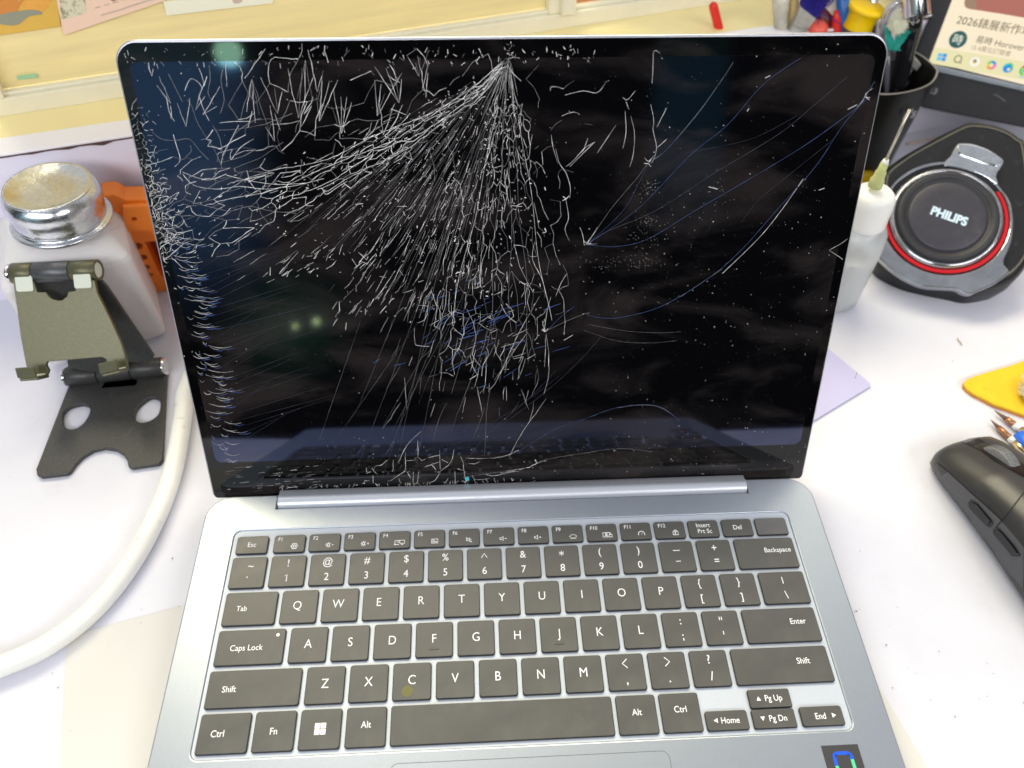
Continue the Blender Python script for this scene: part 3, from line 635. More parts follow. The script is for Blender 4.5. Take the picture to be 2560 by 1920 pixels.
# ------------------------------------------------------------------ shattered glass pattern
rc = random.Random(77)
CR = MB()                      # 0 white, 1 soft, 2 blue, 3 dim
WS = 0.35
PXM = 4400.0                   # pixels of the measured picture per metre on the lid, about
def inside(u, v):
    x, s = lid(u, v); return abs(x) < WX - 0.0011 and -0.0052 < s < 0.2117
def crack(pts, w=1.6, mi=0, jit=1.2, sub=7.0, taper=True):
    sub = max(sub * 1.6, 5); jit *= .85
    """pts in pixels; a jagged strip lying on the glass"""
    P = []
    for i in range(len(pts) - 1):
        (x0, y0), (x1, y1) = pts[i], pts[i + 1]; L = math.hypot(x1 - x0, y1 - y0); k = max(1, int(L / sub))
        for j in range(k):
            t = j / k; P.append((x0 + (x1 - x0) * t + rc.gauss(0, jit) * (j > 0), y0 + (y1 - y0) * t + rc.gauss(0, jit) * (j > 0)))
    P.append(pts[-1])
    if mi == 0 and taper is False and rc.random() < .45: mi = 1
    run = []; ww = []
    def flush():
        if len(run) > 1: CR.ribbon([lid(*q) for q in run], list(ww), mi, 0.00042 + 0.00001 * mi, LF)
        run.clear(); ww.clear()
    n_ = len(P)
    for i, q in enumerate(P):
        if not inside(*q): flush(); continue
        e = 1.0
        if taper: e = 0.45 + 0.75 * math.sin(math.pi * min(max(i / (n_ - 1), 0.03), 0.97)) if n_ > 2 else 1
        run.append(q); ww.append(w * e * WS * rc.uniform(0.6, 1.4) / PXM)
    flush()
def curve_px(pts, n=8): return [(p_.x, p_.y) for p_ in smooth_pts([(a, b, 0) for a, b in pts], n)]
def voronoi(pts):
    """edges of the voronoi diagram of 2-D points"""
    r = delaunay_2d_cdt([V(p_) for p_ in pts], [], [], 0, 1e-9)
    vs, _, fs = r[0], r[1], r[2]
    cc = []; em = {}
    for fi, f in enumerate(fs):
        a, b, c_ = (vs[i] for i in f[:3])
        d_ = 2 * (a.x * (b.y - c_.y) + b.x * (c_.y - a.y) + c_.x * (a.y - b.y))
        if abs(d_) < 1e-12: cc.append(None)
        else:
            ux = (a.length_squared * (b.y - c_.y) + b.length_squared * (c_.y - a.y) + c_.length_squared * (a.y - b.y)) / d_
            uy = (a.length_squared * (c_.x - b.x) + b.length_squared * (a.x - c_.x) + c_.length_squared * (b.x - a.x)) / d_
            cc.append((ux, uy))
        for k_ in range(3):
            e = tuple(sorted((f[k_], f[(k_ + 1) % 3]))); em.setdefault(e, []).append(fi)
    out_ = []
    for e, L in em.items():
        if len(L) == 2 and cc[L[0]] and cc[L[1]]:
            p0, p1 = cc[L[0]], cc[L[1]]
            if math.dist(p0, p1) < 8: out_.append((p0, p1))
    return out_
def bow(a, b):
    k = rc.uniform(-.14, .14); return ((a[0] + b[0]) / 2 - (b[1] - a[1]) * k, (a[1] + b[1]) / 2 + (b[0] - a[0]) * k)
IX, IY = 1100.0, 118.0
def pol(r, a): return IX + r * math.sin(a), IY + r * math.cos(a)       # a = 0 straight down, negative to the left
def polar_net(a0, a1, r0, r1, da, lr, keep, w, jit=1.0, dens=None, mi=0, curvf=None):
    """cells stretched along the rays leaving the impact point"""
    n_a = int((a1 - a0) / da); n_r = int(math.log(r1 / r0) / lr)
    pts = [((i + rc.uniform(.05, .95) + 0.5 * (j % 2)), (j + rc.uniform(.05, .95))) for i in range(n_a + 1) for j in range(n_r + 1)]
    for p0, p1 in voronoi(pts):
        q = []
        for a_, r_ in (p0, p1):
            aa = a0 + a_ * da; rr = r0 * math.exp(r_ * lr)
            if curvf: aa += curvf(rr)
            q.append((aa, rr))
        if not (a0 - .05 < q[0][0] < a1 + .3 and 0 < q[0][1] < r1 and q[1][1] < r1 * 1.05): continue
        P0, P1 = pol(q[0][1], q[0][0]), pol(q[1][1], q[1][0])
        k_ = keep * (dens((P0[0] + P1[0]) / 2, (P0[1] + P1[1]) / 2) if dens else 1)
        P0, P1, PM = P0, P1, bow(P0, P1)
        if rc.random() < k_: crack([P0, PM, P1], w * rc.uniform(.7, 1.2), mi, jit * .45, taper=False)
def flat_net(x0, y0, x1, y1, cell, keep, w, dens=None, ax=1.0, ay=1.0, rot=0.0, mi=0, jit=1.2, lattice=.45):
    cx_, cy_ = (x0 + x1) / 2, (y0 + y1) / 2; ca, sa = math.cos(rot), math.sin(rot)
    W2, H2 = (x1 - x0) / 2 * 1.3, (y1 - y0) / 2 * 1.3
    ni, nj = int(2 * W2 / (cell * ax)), int(2 * H2 / (cell * ay))
    pts = [(i + .5 * (j % 2) + rc.uniform(-lattice, lattice), j + rc.uniform(-lattice, lattice)) for i in range(ni) for j in range(nj)]
    for p0, p1 in voronoi(pts):
        q = []
        for a_, b_ in (p0, p1):
            X_ = a_ * cell * ax - W2; Y_ = b_ * cell * ay - H2; q.append((cx_ + X_ * ca - Y_ * sa, cy_ + X_ * sa + Y_ * ca))
        mx2, my2 = (q[0][0] + q[1][0]) / 2, (q[0][1] + q[1][1]) / 2
        if not (x0 < mx2 < x1 and y0 < my2 < y1): continue
        k_ = keep * (dens(mx2, my2) if dens else 1)
        q = [q[0], bow(*q), q[1]]
        if rc.random() < k_: crack(q, w * rc.uniform(.7, 1.25), mi, jit * .45, taper=False)
def interp(x, tab):
    if x <= tab[0][0]: return tab[0][1]
    for (a, b), (c_, d_) in zip(tab, tab[1:]):
        if x <= c_: return b + (d_ - b) * (x - a) / (c_ - a)
    return tab[-1][1]
def edge_x(v): return interp(v, [(90, 262), (330, 312), (560, 366), (880, 440), (1070, 478)])   # left edge of the glass
sm = lambda t: 0 if t < 0 else (1 if t > 1 else t * t * (3 - 2 * t))
# A  streaks leaving the impact point
def streak(a, r, L, w, mi=0, jit=.8): crack([pol(r, a), pol(r + L, a + rc.gauss(0, .006))], w, mi, jit, 8)
for i in range(330):
    t = rc.random(); a = R_(rc.choice((rc.uniform(-64, -45), rc.uniform(-52, -8), rc.uniform(-40, -4), rc.uniform(-36, -14))))
    deg = math.degrees(a); rmax = interp(-deg, [(0, 650), (12, 640), (25, 640), (40, 620), (55, 720), (64, 740)])
    r = rc.uniform(90, rmax) if rc.random() < .6 else rc.uniform(280, 560)
    if -50 < deg < -30 and r < 160: continue
    streak(a, r, rc.uniform(10, 34) * (1 + r / 700), rc.uniform(.45, 1.25), 0 if rc.random() < .75 else 1)
for i in range(120):
    a = R_(rc.choice((rc.uniform(-60, -6), rc.uniform(-46, -14)))); r = rc.uniform(60, 430); streak(a, r, rc.uniform(70, 230), rc.uniform(.45, .95), 1, .4)
for i in range(420):
    a = R_(rc.uniform(-60, 8)); r = rc.uniform(90, 640); x_, y_ = pol(r, a); q_ = rc.uniform(0, 6.3); L = rc.uniform(1.5, 5); crack([(x_, y_), (x_ + L * math.cos(q_), y_ + L * math.sin(q_))], rc.uniform(1.2, 2.6), 0, .3, 3)
for i in range(26):
    a = R_(rc.uniform(-48, 12)); streak(a, rc.uniform(6, 40), rc.uniform(30, 110), rc.uniform(.6, 1.1), 0, .6)
# bright splintered clusters
for (u, v, su, sv, n_, ang) in ((985, 385, 12, 16, 16, -22), (900, 370, 20, 22, 14, -32), (770, 440, 30, 26, 18, -48), (1000, 560, 24, 30, 20, -12), (920, 610, 28, 20, 18, -26), (800, 560, 26, 24, 20, -40), (700, 545, 40, 18, 26, -52), (845, 640, 30, 20, 18, -34), (880, 445, 40, 30, 22, -34), (940, 500, 30, 40, 24, -24), (1050, 590, 30, 20, 20, -5), (1075, 330, 22, 60, 30, -3), (1090, 420, 26, 40, 26, 0), (770, 660, 26, 14, 14, -34), (620, 580, 46, 10, 20, -58)):
    for k_ in range(int(n_ * .8)):
        x_, y_ = rc.gauss(u, su), rc.gauss(v, sv); a = R_(ang + rc.gauss(0, 7 if rc.random() < .7 else 50)); L = rc.uniform(6, 26)
        crack([(x_, y_), (x_ + L * math.sin(a), y_ + L * math.cos(a))], rc.uniform(.9, 2.0), 0, .8, 6)
# long hairlines toward the lower left
for (p0, p1) in (((1060, 300), (825, 1036)), ((1040, 300), (768, 1020)), ((1000, 330), (850, 1030)), ((985, 640), (825, 925)), ((1000, 640), (848, 930)), ((975, 640), (862, 925)), ((960, 700), (900, 1000)), ((900, 700), (735, 935)), ((905, 560), (773, 880)), ((1010, 610), (905, 870)), ((780, 690), (690, 950))):
    crack([p0, p1], .75, 1, .3, 14)
# B  ridge net: thick wiggly cells sweeping from the impact to the left edge
def ridge_c(u): return interp(u, [(300, 560), (380, 505), (440, 470), (560, 432), (640, 405), (720, 372), (800, 330), (880, 292), (960, 245), (1030, 200), (1090, 140)])
def ridge_w(u): return interp(u, [(300, 120), (440, 105), (560, 85), (700, 62), (820, 46), (950, 34), (1040, 26), (1090, 10)])
def dens_ridge(u, v):
    t = abs(v - ridge_c(u)) / ridge_w(u); return 1 - sm((t - .55) / .6)
for (xa, ya, xb, yb_, rot_, cl) in ((280, 330, 560, 640, -.36, 40), (540, 290, 800, 540, -.46, 31), (780, 200, 960, 400, -.56, 22), (940, 120, 1085, 290, -.68, 15)):
    flat_net(xa, ya, xb, yb_, cl, .93, 2.0, dens_ridge, 1.55, .62, rot_, 0, 1.3)
if 0: polar_net(R_(-74), R_(-40), 70, 860, R_(3.2), .2, .6, 2.0, 1.5, lambda u, v: dens_ridge(u, v) * (1 - sm(abs(v - ridge_c(u)) / ridge_w(u) / .8)))
for k_ in range(4):
    off = (k_ - 1.5) / 1.5; pts = []
    u0 = rc.uniform(330, 620); u = 1085
    ph = rc.uniform(0, 6)
    while u > u0:
        pts.append((u, ridge_c(u) + off * ridge_w(u) * .62 + math.sin(u / 38 + ph) * 5 * (1 if u < 1000 else .4))); u -= rc.uniform(16, 30)
    crack(pts, 1.9, 0, 1.6, 6, False)
# C  net straight below the impact
def dens_mid(u, v):
    c_ = interp(v, [(120, 1100), (350, 1095), (560, 1070), (700, 1030), (820, 1010)]); h = interp(v, [(120, 8), (250, 55), (400, 95), (600, 130), (740, 160), (830, 90)])
    return 1 - sm((abs(u - c_) / h - .6) / .5)
polar_net(R_(-20), R_(15), 100, 740, R_(3.3), .145, .88, 1.4, 1.0, dens_mid)

flat_net(850, 560, 1200, 840, 36, .62, 1.4, lambda u, v: dens_mid(u, v) * (1 if v < 700 else .75), .8, 1.25, .12)

for a_d in range(-12, 11, 4):
    a = R_(a_d + rc.uniform(-.7, .7)); pts = []; r = rc.uniform(40, 160); r1 = rc.uniform(420, 690)
    while r < r1: pts.append(pol(r, a + math.sin(r / 47 + a_d) * .009)); r += 22
    crack(pts, 1.35, 0, 1.0, 7, False)
# right flank, sparse rounded cells
flat_net(1110, 110, 1320, 470, 42, .42, 1.2, lambda u, v: 1 - sm((u - interp(v, [(110, 1130), (250, 1230), (470, 1220)])) / 80), .8, 1.3, -.35)
flat_net(1140, 420, 1270, 760, 34, .5, 1.2, lambda u, v: 1 - sm((u - 1200) / 60), 1, 1.4)
# D  branching cracks upper left
def dens_top(u, v):
    lo = ridge_c(u) - ridge_w(u) * .5; return 1 if v < lo else .2
flat_net(500, 105, 1070, 420, 56, .60, 1.7, dens_top, .85, 1.35, .25)
flat_net(470, 250, 900, 400, 48, .6, 1.7, dens_top, 1.3, .8, -.35)
for k_ in range(22):   # long v-shaped splinters hanging from the top edge
    x_ = rc.uniform(285, 1010); y_ = rc.uniform(100, 250); a = R_(rc.choice((-26, -14, 3, 12, 24)) + rc.gauss(0, 5)); L = rc.uniform(28, 95)
    if x_ > 900 and y_ > 180: continue
    x1_, y1_ = x_ + L * math.sin(a), y_ + L * math.cos(a); crack([(x_, y_), (x1_, y1_)], rc.uniform(1.3, 2.3), 0, 1.2, 8)
    if rc.random() < .75: a2 = a + R_(rc.choice((-1, 1)) * rc.uniform(14, 34)); L2 = L * rc.uniform(.4, .9); crack([(x1_, y1_), (x1_ - L2 * math.sin(a2), y1_ - L2 * math.cos(a2))], rc.uniform(1.0, 1.9), 0, 1.2, 8)
for (cx_, cy_, n_, L0, L1, aa0, aa1) in ((545, 170, 6, 40, 120, -16, 18), (660, 130, 3, 50, 110, -12, 10), (738, 288, 5, -150, -60, -18, 20), (690, 262, 4, -110, -50, -24, 6), (862, 222, 4, -100, -50, -6, 34), (815, 250, 4, -120, -50, -30, 4), (905, 165, 4, -60, -30, -20, 30), (645, 255, 3, -120, -60, -20, 12), (600, 245, 3, -90, -40, -12, 25)):
    for k_ in range(n_):
        a = R_(aa0 + (aa1 - aa0) * k_ / (n_ - 1)); L = rc.uniform(L0, L1); crack([(cx_, cy_), (cx_ + L * math.sin(a), cy_ + L * math.cos(a))], 1.5, 0 if rc.random() < .6 else 1, .8, 10)
for k_ in range(120):  # flecks in the top bezel
    x_ = rc.uniform(262, 1090) if rc.random() < .85 else rc.uniform(1090, 1300); y_ = rc.uniform(97, 138) ; a = R_(rc.gauss(8, 32)); L = rc.uniform(2, 12)
    crack([(x_, y_), (x_ + L * math.sin(a), y_ + L * math.cos(a))], rc.uniform(1, 2.6), 0 if rc.random() < .7 else 1, .8, 5)
# E  large curved cells upper left, and the fan cracks in the blue area
for P in ([(490, 375), (455, 388), (425, 383), (395, 371)], [(330, 285), (350, 300), (380, 303), (410, 300), (432, 325), (452, 345)], [(480, 365), (476, 350), (462, 320), (430, 270), (415, 230), (405, 215)], [(478, 355), (484, 330), (500, 300), (516, 270)],
          [(484, 335), (495, 312), (512, 285), (545, 262), (565, 255)], [(482, 345), (476, 300), (460, 270)], [(430, 205), (440, 235), (452, 260)], [(365, 160), (380, 190), (395, 220)], [(400, 195), (412, 170), (430, 178), (437, 190)], [(452, 140), (455, 170), (450, 200), (462, 225)], [(482, 150), (478, 175), (485, 215), (476, 245)],
          [(360, 205), (366, 240), (378, 262)], [(375, 290), (383, 318), (390, 345), (378, 360)], [(500, 345), (520, 318), (548, 300)], [(545, 240), (540, 262), (536, 275)], [(475, 265), (505, 262), (540, 262)], [(400, 430), (430, 440), (470, 450), (500, 455), (540, 445), (585, 455), (640, 460)],
          [(490, 378), (540, 390), (600, 398), (660, 395)], [(395, 375), (420, 400), (470, 408), (520, 402), (575, 408), (640, 400), (700, 385)]):
    crack(curve_px(P, 3), 1.9, 0, 1.0, 7, False)

# F  crushed strip down the left edge
def dl(lo, hi, v0, v1): return lambda u, v: (1 - sm(((u - edge_x(v)) - lo) / (hi - lo))) * sm((v - v0) / 30) * (1 - sm((v - v1) / 40))
flat_net(262, 150, 400, 600, 9.5, .75, 1.5, dl(6, 40, 220, 560), 1, 1.1, .2, 0, .8)
flat_net(280, 280, 460, 600, 15, .75, 1.7, dl(10, 62, 360, 530), 1.1, .9, .3, 0, .9)
flat_net(280, 330, 560, 580, 28, .6, 1.9, dl(40, 110, 380, 520), 1.3, .8, -.15, 0, 1)
polar_net(R_(-76), R_(-60), 600, 880, R_(1.4), .06, .45, 1.6, 1.0, lambda u, v: (1 - sm((v - interp(u, [(330, 580), (460, 575), (620, 560)])) / 30)) * (1 - sm((u - 560) / 80)))
# G  short curved chips along the lower left edge, white and blue
v = 500
while v < 1000:
    e = edge_x(v); n_ = rc.choice((1, 2, 2)); 
    for k_ in range(n_):
        x_ = e + rc.uniform(3, 46); L = rc.uniform(8, 56) * (1 if v < 930 else .6); y_ = v + rc.uniform(-3, 3)
        if v > 940 and rc.random() < .3: continue
        crack([(x_, y_), (x_ + L * .35, y_ + 5), (x_ + L * .7, y_ + 6), (x_ + L, y_ + 3)], rc.uniform(.8, 1.7), 0, .6, 6)
        if rc.random() < .7: crack([(x_ + L * .6, y_ + 9), (x_ + L * .9, y_ + 9), (x_ + L * 1.15, y_ + 6)], rc.uniform(1.2, 2.2), 2, .5, 6)
    v += rc.uniform(7, 13)
for k_ in range(26):    # fine parallel interference lines
    y_ = 560 + k_ * 15; crack([(edge_x(y_) + 70, y_ + 18), (edge_x(y_) + rc.uniform(150, 300), y_ - 40)], .9, 3, .2, 20)
# H  long smooth cracks on the right
def arc(P, w=1.6, mi=3, n_=10): crack(curve_px(P, n_), w * 1.1, 4 if mi == 2 else mi, .15, 30, False)
fan = (1268, 527)
arc([fan, (1320, 450), (1375, 385), (1400, 352), (1440, 322), (1510, 240), (1560, 170), (1583, 135)], 1.3, 1)
arc([(1400, 354), (1440, 322), (1500, 254), (1540, 200)], 1.6, 2)
arc([fan, (1345, 455), (1392, 370), (1402, 350)], 1.3, 2)
arc([fan, (1380, 448), (1490, 335), (1570, 270), (1640, 190), (1690, 150), (1730, 125)], 1.5, 2)
arc([fan, (1310, 500), (1420, 452), (1540, 375), (1680, 290), (1760, 225), (1830, 165)], 1.6, 3)
arc([(1270, 528), (1330, 532), (1400, 515), (1500, 455), (1620, 385), (1740, 312), (1840, 240), (1872, 213)], 1.8, 2)
arc([(1270, 680), (1300, 686), (1345, 684), (1430, 660), (1530, 600), (1600, 540), (1680, 450), (1760, 360), (1820, 270), (1860, 222), (1888, 175)], 1.9, 2)
arc([(1560, 590), (1640, 512), (1690, 450), (1735, 385)], 1.6, 0)
arc([(1470, 640), (1530, 600), (1560, 580)], 1.5, 1)
arc([(1178, 715), (1230, 690), (1270, 675), (1268, 680)], 1.6, 1)
arc([(1240, 662), (1215, 680), (1190, 705), (1180, 715)], 1.8, 2)
arc([(1270, 700), (1350, 714), (1420, 718), (1470, 716)], .8, 1); arc([(1260, 712), (1330, 735), (1400, 740), (1462, 735)], .8, 1)
arc([(1110, 980), (1150, 955), (1200, 925), (1260, 905), (1330, 880), (1390, 873), (1430, 880), (1468, 908)], 2.0, 2)
arc([(1330, 880), (1390, 874), (1430, 881), (1467, 907)], 1.4, 1)
arc([(1000, 1030), (1080, 1018), (1142, 1008), (1175, 993), (1260, 978), (1340, 968), (1410, 975)], 1.5, 1)
crack([(1080, 1020), (1143, 1009), (1160, 1000), (1180, 994)], 2.0, 0, 1.4, 5)
arc([(975, 960), (1060, 930), (1160, 860), (1240, 790), (1300, 725)], 1.3, 3); arc([(1000, 1000), (1060, 930), (1140, 862), (1200, 800)], 1.2, 3); arc([(985, 950), (1100, 890), (1210, 810)], 1.0, 3)
arc([(1600, 480), (1640, 430), (1700, 380), (1800, 300)], 1.0, 3); arc([(1480, 330), (1620, 300), (1720, 250)], .8, 3)
for P in ([(1265, 527), (1283, 503), (1290, 490)], [(1262, 530), (1258, 505), (1252, 490)], [(1262, 528), (1290, 526)], [(1230, 428), (1232, 405), (1222, 372), (1208, 352), (1200, 320)], [(1222, 430), (1228, 470), (1220, 495), (1230, 520)], [(1222, 360), (1240, 345), (1262, 320), (1275, 312), (1285, 306)], [(1285, 306), (1260, 330), (1230, 360)], [(1258, 330), (1266, 308), (1270, 300)], [(1205, 352), (1195, 320), (1190, 290)], [(1120, 330), (1130, 345), (1142, 340), (1146, 310), (1150, 290)],
          [(1425, 115), (1412, 110), (1410, 150), (1408, 180)], [(1405, 225), (1412, 260), (1410, 280), (1418, 320), (1408, 352)], [(1392, 340), (1400, 348), (1412, 336)], [(1418, 275), (1440, 232)], [(1420, 318), (1440, 300)], [(1345, 210), (1355, 215), (1372, 196)], [(1350, 215), (1358, 235)], [(1350, 240), (1352, 285), (1345, 320)], [(1362, 250), (1370, 285), (1368, 330), (1360, 360)], [(1330, 270), (1310, 300), (1290, 330)], [(1220, 205), (1260, 196), (1290, 200), (1310, 175)],
          [(1175, 717), (1182, 670), (1190, 640)], [(1180, 640), (1170, 600), (1150, 560), (1155, 520)], [(1200, 640), (1212, 610), (1225, 590)], [(1180, 715), (1172, 700), (1178, 690)], [(1180, 720), (1186, 800), (1175, 850)], [(1790, 540), (1815, 526), (1830, 515)], [(1790, 540), (1820, 560), (1828, 575)], [(1848, 590), (1840, 570)], [(1885, 190), (1872, 200), (1862, 218)], [(1864, 216), (1850, 232)]):
    crack(curve_px(P, 3), 1.4, 0, .7, 8)
for (u, v) in ((1400, 353), (1268, 526), (1223, 429), (1178, 716), (1160, 1000), (1870, 210), (1180, 500)):
    for k_ in range(3): a = rc.uniform(0, 6.3); crack([(u, v), (u + 9 * math.cos(a), v + 9 * math.sin(a))], 2.4, 0, .6, 4)
# blue slashes at the lower end of the net
for k_ in range(75):
    x_ = rc.gauss(1030, 80); y_ = rc.gauss(730, 62)
    if y_ > 860 or x_ > 1240 or y_ < 600: continue
    L = rc.uniform(14, 46); a = rc.uniform(.25, .6); mi = 2 if rc.random() < .75 else 0
    crack([(x_, y_), (x_ + L * math.cos(a), y_ - L * math.sin(a))], rc.uniform(.9, 2.2), mi, .4, 8)
for k_ in range(46):
    x_ = rc.uniform(860, 1180); y_ = rc.uniform(690, 880); L = rc.uniform(14, 70); a = R_(rc.gauss(-14, 14)); crack([(x_, y_), (x_ + L * math.sin(a), y_ + L * math.cos(a))], rc.uniform(.8, 1.5), 0 if rc.random() < .6 else 1, .9, 8)
for P in ([(1062, 690), (1040, 760), (1005, 850), (975, 930)], [(1050, 760), (1048, 830), (1035, 850)], [(1165, 640), (1120, 720), (1068, 830), (1050, 835)], [(965, 870), (950, 900), (935, 950)], [(1060, 835), (1052, 880), (1048, 960), (1046, 985)], [(1047, 880), (1035, 915), (1022, 945)], [(1010, 740), (990, 800), (975, 850)], [(1180, 860), (1130, 930), (1100, 985)], [(910, 930), (880, 960), (860, 1000)]):
    crack(curve_px(P, 3), 1.3, 0 if rc.random() < .6 else 1, .9, 8)
for k_ in range(420):
    x_ = rc.uniform(300, 1180); y_ = rc.uniform(140, 640)
    if dens_ridge(x_, y_) < rc.random() and dens_mid(x_, y_) < rc.random(): continue
    a = rc.uniform(0, 6.3); L = rc.uniform(2, 8); crack([(x_, y_), (x_ + L * math.cos(a), y_ + L * math.sin(a))], rc.uniform(2, 4), 0, .5, 3)
for k_ in range(14):
    x_ = rc.gauss(1100, 4); y_ = rc.gauss(112, 7); a = rc.uniform(0, 6.3); L = rc.uniform(2, 7); crack([(x_, y_), (x_ + L * math.cos(a), y_ + L * math.sin(a))], rc.uniform(1.5, 3), 0 if rc.random() < .5 else 1, .5, 3)
# I  lower bezel
cc_ = crop(900, 1100, 5.53)
for P in ([(800, 0), (805, 120), (798, 225)], [(798, 225), (750, 275), (645, 280)], [(630, 170), (632, 300), (630, 400), (610, 430), (520, 490), (410, 565)], [(610, 425), (650, 430), (700, 520)], [(798, 225), (860, 280), (910, 255)], [(1300, 130), (1280, 250), (1220, 350), (1110, 430), (1060, 440)], [(1100, 140), (1105, 300), (1110, 400)], [(900, 365), (1100, 300)], [(940, 240), (1100, 205)], [(980, 330), (1050, 410)], [(1110, 430), (1075, 500), (1040, 550), (970, 585)], [(1120, 260), (1220, 310)],
          [(1390, 220), (1430, 310), (1440, 430), (1465, 560), (1450, 630)], [(1720, 250), (1900, 235), (2050, 200), (2200, 130)], [(1460, 240), (1600, 250), (1720, 250)], [(1500, 320), (1580, 325), (1660, 295)], [(1580, 540), (1700, 540), (1800, 520)], [(1830, 490), (2000, 455), (2210, 420)], [(1740, 470), (1830, 490)], [(85, 375), (95, 440), (150, 432), (85, 460)], [(165, 380), (190, 420), (245, 470)], [(190, 400), (215, 355), (300, 340), (380, 270)], [(462, 270), (460, 400), (440, 440)], [(180, 480), (185, 590)], [(215, 590), (265, 680)], [(265, 600), (265, 690)], [(540, 520), (545, 550), (570, 600)],
          [(630, 580), (625, 640), (605, 670)], [(630, 600), (665, 655)], [(735, 430), (732, 560), (745, 610), (735, 665)], [(815, 430), (795, 580), (750, 605)], [(795, 590), (860, 635), (910, 615)], [(1310, 420), (1315, 580), (1285, 650)], [(1315, 580), (1345, 640)], [(1150, 580), (1190, 570), (1225, 520)], [(1190, 570), (1205, 630), (1290, 590)], [(1245, 570), (1240, 630)], [(60, 600), (65, 555), (130, 560)], [(1550, 480), (1590, 560)], [(1350, 390), (1420, 415)]):
    crack([cc_(*q) for q in P], 1.7, 0, .7, 5)
for k_ in range(60):
    x_ = rc.uniform(480, 680); y_ = rc.uniform(1005, 1062); L = rc.uniform(4, 22); crack([(x_, y_), (x_ + L, y_ - L * .12)], rc.uniform(.8, 1.6), 1 if rc.random() < .6 else 0, .5, 6)
for k_ in range(70):
    x_ = rc.uniform(600, 1160); s_y = 1057 - (x_ - 600) * .028; a = rc.uniform(0, 6.3); L = rc.uniform(2, 8); crack([(x_, s_y - rc.uniform(0, 10)), (x_ + L * math.cos(a), s_y - 4 + L * math.sin(a))], 1.5, 0, .4, 5)
CR.build('crack_pattern', ['crack', 'crack_soft', 'crack_blue', 'crack_dim', 'crack_arc'], glass, keep=True)
# dust and fluff on the glass
DU = MB()
def speck(u, v, r, el=1, rot=0, mi=0):
    x, s = lid(u, v); n_ = 5; P = []
    for i in range(n_):
        a = 2 * math.pi * i / n_; p_, q_ = math.cos(a) * r * rc.uniform(.7, 1.1), math.sin(a) * r * el * rc.uniform(.7, 1.1)
        P.append(LO + V((1, 0, 0)) * (x + p_ * math.cos(rot) - q_ * math.sin(rot)) + LS * (s + p_ * math.sin(rot) + q_ * math.cos(rot)) + LN * 0.0005)
    DU.poly(P, mi)
for i in range(1500):
    u, v = rc.uniform(270, 1900), rc.uniform(95, 1050)
    if rc.random() < .35: u, v = rc.gauss(1500, 180), rc.gauss(700, 220)
    if rc.random() < .15: u, v = rc.uniform(700, 1750), rc.uniform(930, 1040)
    if inside(u, v): speck(u, v, (0.00008 + 0.00030 * rc.random() ** 4), rc.uniform(.5, 1), rc.random() * 3)
for (cu_, cv_, s1, s2, n_) in ((1400, 405, 14, 10, 60), (1395, 515, 26, 22, 80), (1350, 570, 45, 8, 90), (1545, 430, 20, 30, 40), (1400, 475, 10, 10, 30)):
    for k_ in range(n_):
        u, v = rc.gauss(cu_, s1), rc.gauss(cv_, s2); speck(u, v, rc.uniform(.00005, .00018))
for (u0, v0, u1, v1) in ((1652, 168, 1663, 163), (1613, 240, 1617, 234), (1830, 236, 1850, 226), (1768, 410, 1780, 406), (1846, 817, 1850, 803), (1530, 403, 1550, 408)):
    (x0, s0), (x1, s1) = lid(u0, v0), lid(u1, v1); DU.ribbon([(x0, s0), (x1, s1)], .0004, 0, .0005, LF)
DU.build('dust', ['dust'], glass, keep=True)
mb = MB(); mb.poly([LO + V((1, 0, 0)) * a + LS * b + LN * .0006 for a, b in [lid(*cc_(*q)) for q in ((1460, 505), (1500, 500), (1512, 550), (1470, 555))]]); mb.build('teal_chip', 'teal', glass, keep=True)
mb = MB(); mb.poly([LO + V((1, 0, 0)) * a + LS * b + LN * .0006 for a, b in [lid(*cc_(*q)) for q in ((1590, 560), (1640, 600), (1700, 628), (1585, 640))]]); mb.build('glass_chip', 'metal_lid', glass, keep=True)

# ================================================================== cable
P = [at_z(u, v, .0055) for u, v in ((-60, 1462), (0, 1440), (100, 1395), (200, 1318), (280, 1220), (340, 1110), (375, 1010), (395, 900), (403, 840))]
P += [V((-0.180, 0.065, 0.0055)), V((-0.155, 0.085, .0055)), V((-0.11, 0.1, .0055))]
mb = MB(); mb.tube(smooth_pts(P, 8), 0.0051, 20); tag(mb.build('cable', 'cable'), 'thick grubby white cable curving across the desk left of the laptop', 'cable')

# ================================================================== dispenser bottle
c5 = crop(0, 400, K)
bc = V((-0.2545, 0.0985, 0)); ang = R_(22)
ux = V((math.cos(ang), math.sin(ang), 0)); uy = V((-math.sin(ang), math.cos(ang), 0))
dis = thing('pump_bottle', 'milky square solvent bottle with steel pump dish behind the phone stand', 'bottle', bc)
mb = MB(); hs = 0.034; lv = [(0.0, 0.031), (0.003, hs), (0.0625, hs), (0.0650, 0.0330), (0.0785, 0.0225), (0.0795, 0.0215)]
n_ = 28; rings = []
for z, h in lv:
    rr = 0.005 if z < 0.07 else 0.005 + (z - .07) * 1.6
    rings.append([bc + ux * x + uy * y + V((0, 0, z)) for x, y in rrect(-h, -h, h, h, min(rr, h * .9), 6)])
n_ = len(rings[0]); mb.add([q for r_ in rings for q in r_], [(i * n_ + j, i * n_ + (j + 1) % n_, (i + 1) * n_ + (j + 1) % n_, (i + 1) * n_ + j) for i in range(len(lv) - 1) for j in range(n_)], 0, False)
mb.poly(rings[0][::-1]); mb.poly(rings[-1])
mb.build('body', 'milk_plastic', dis, bevel=0.0012, seg=2)
cc0 = bc + V((0.0042, -0.003, 0)); ax = V((0.04, 0.02, 1)).normalized()
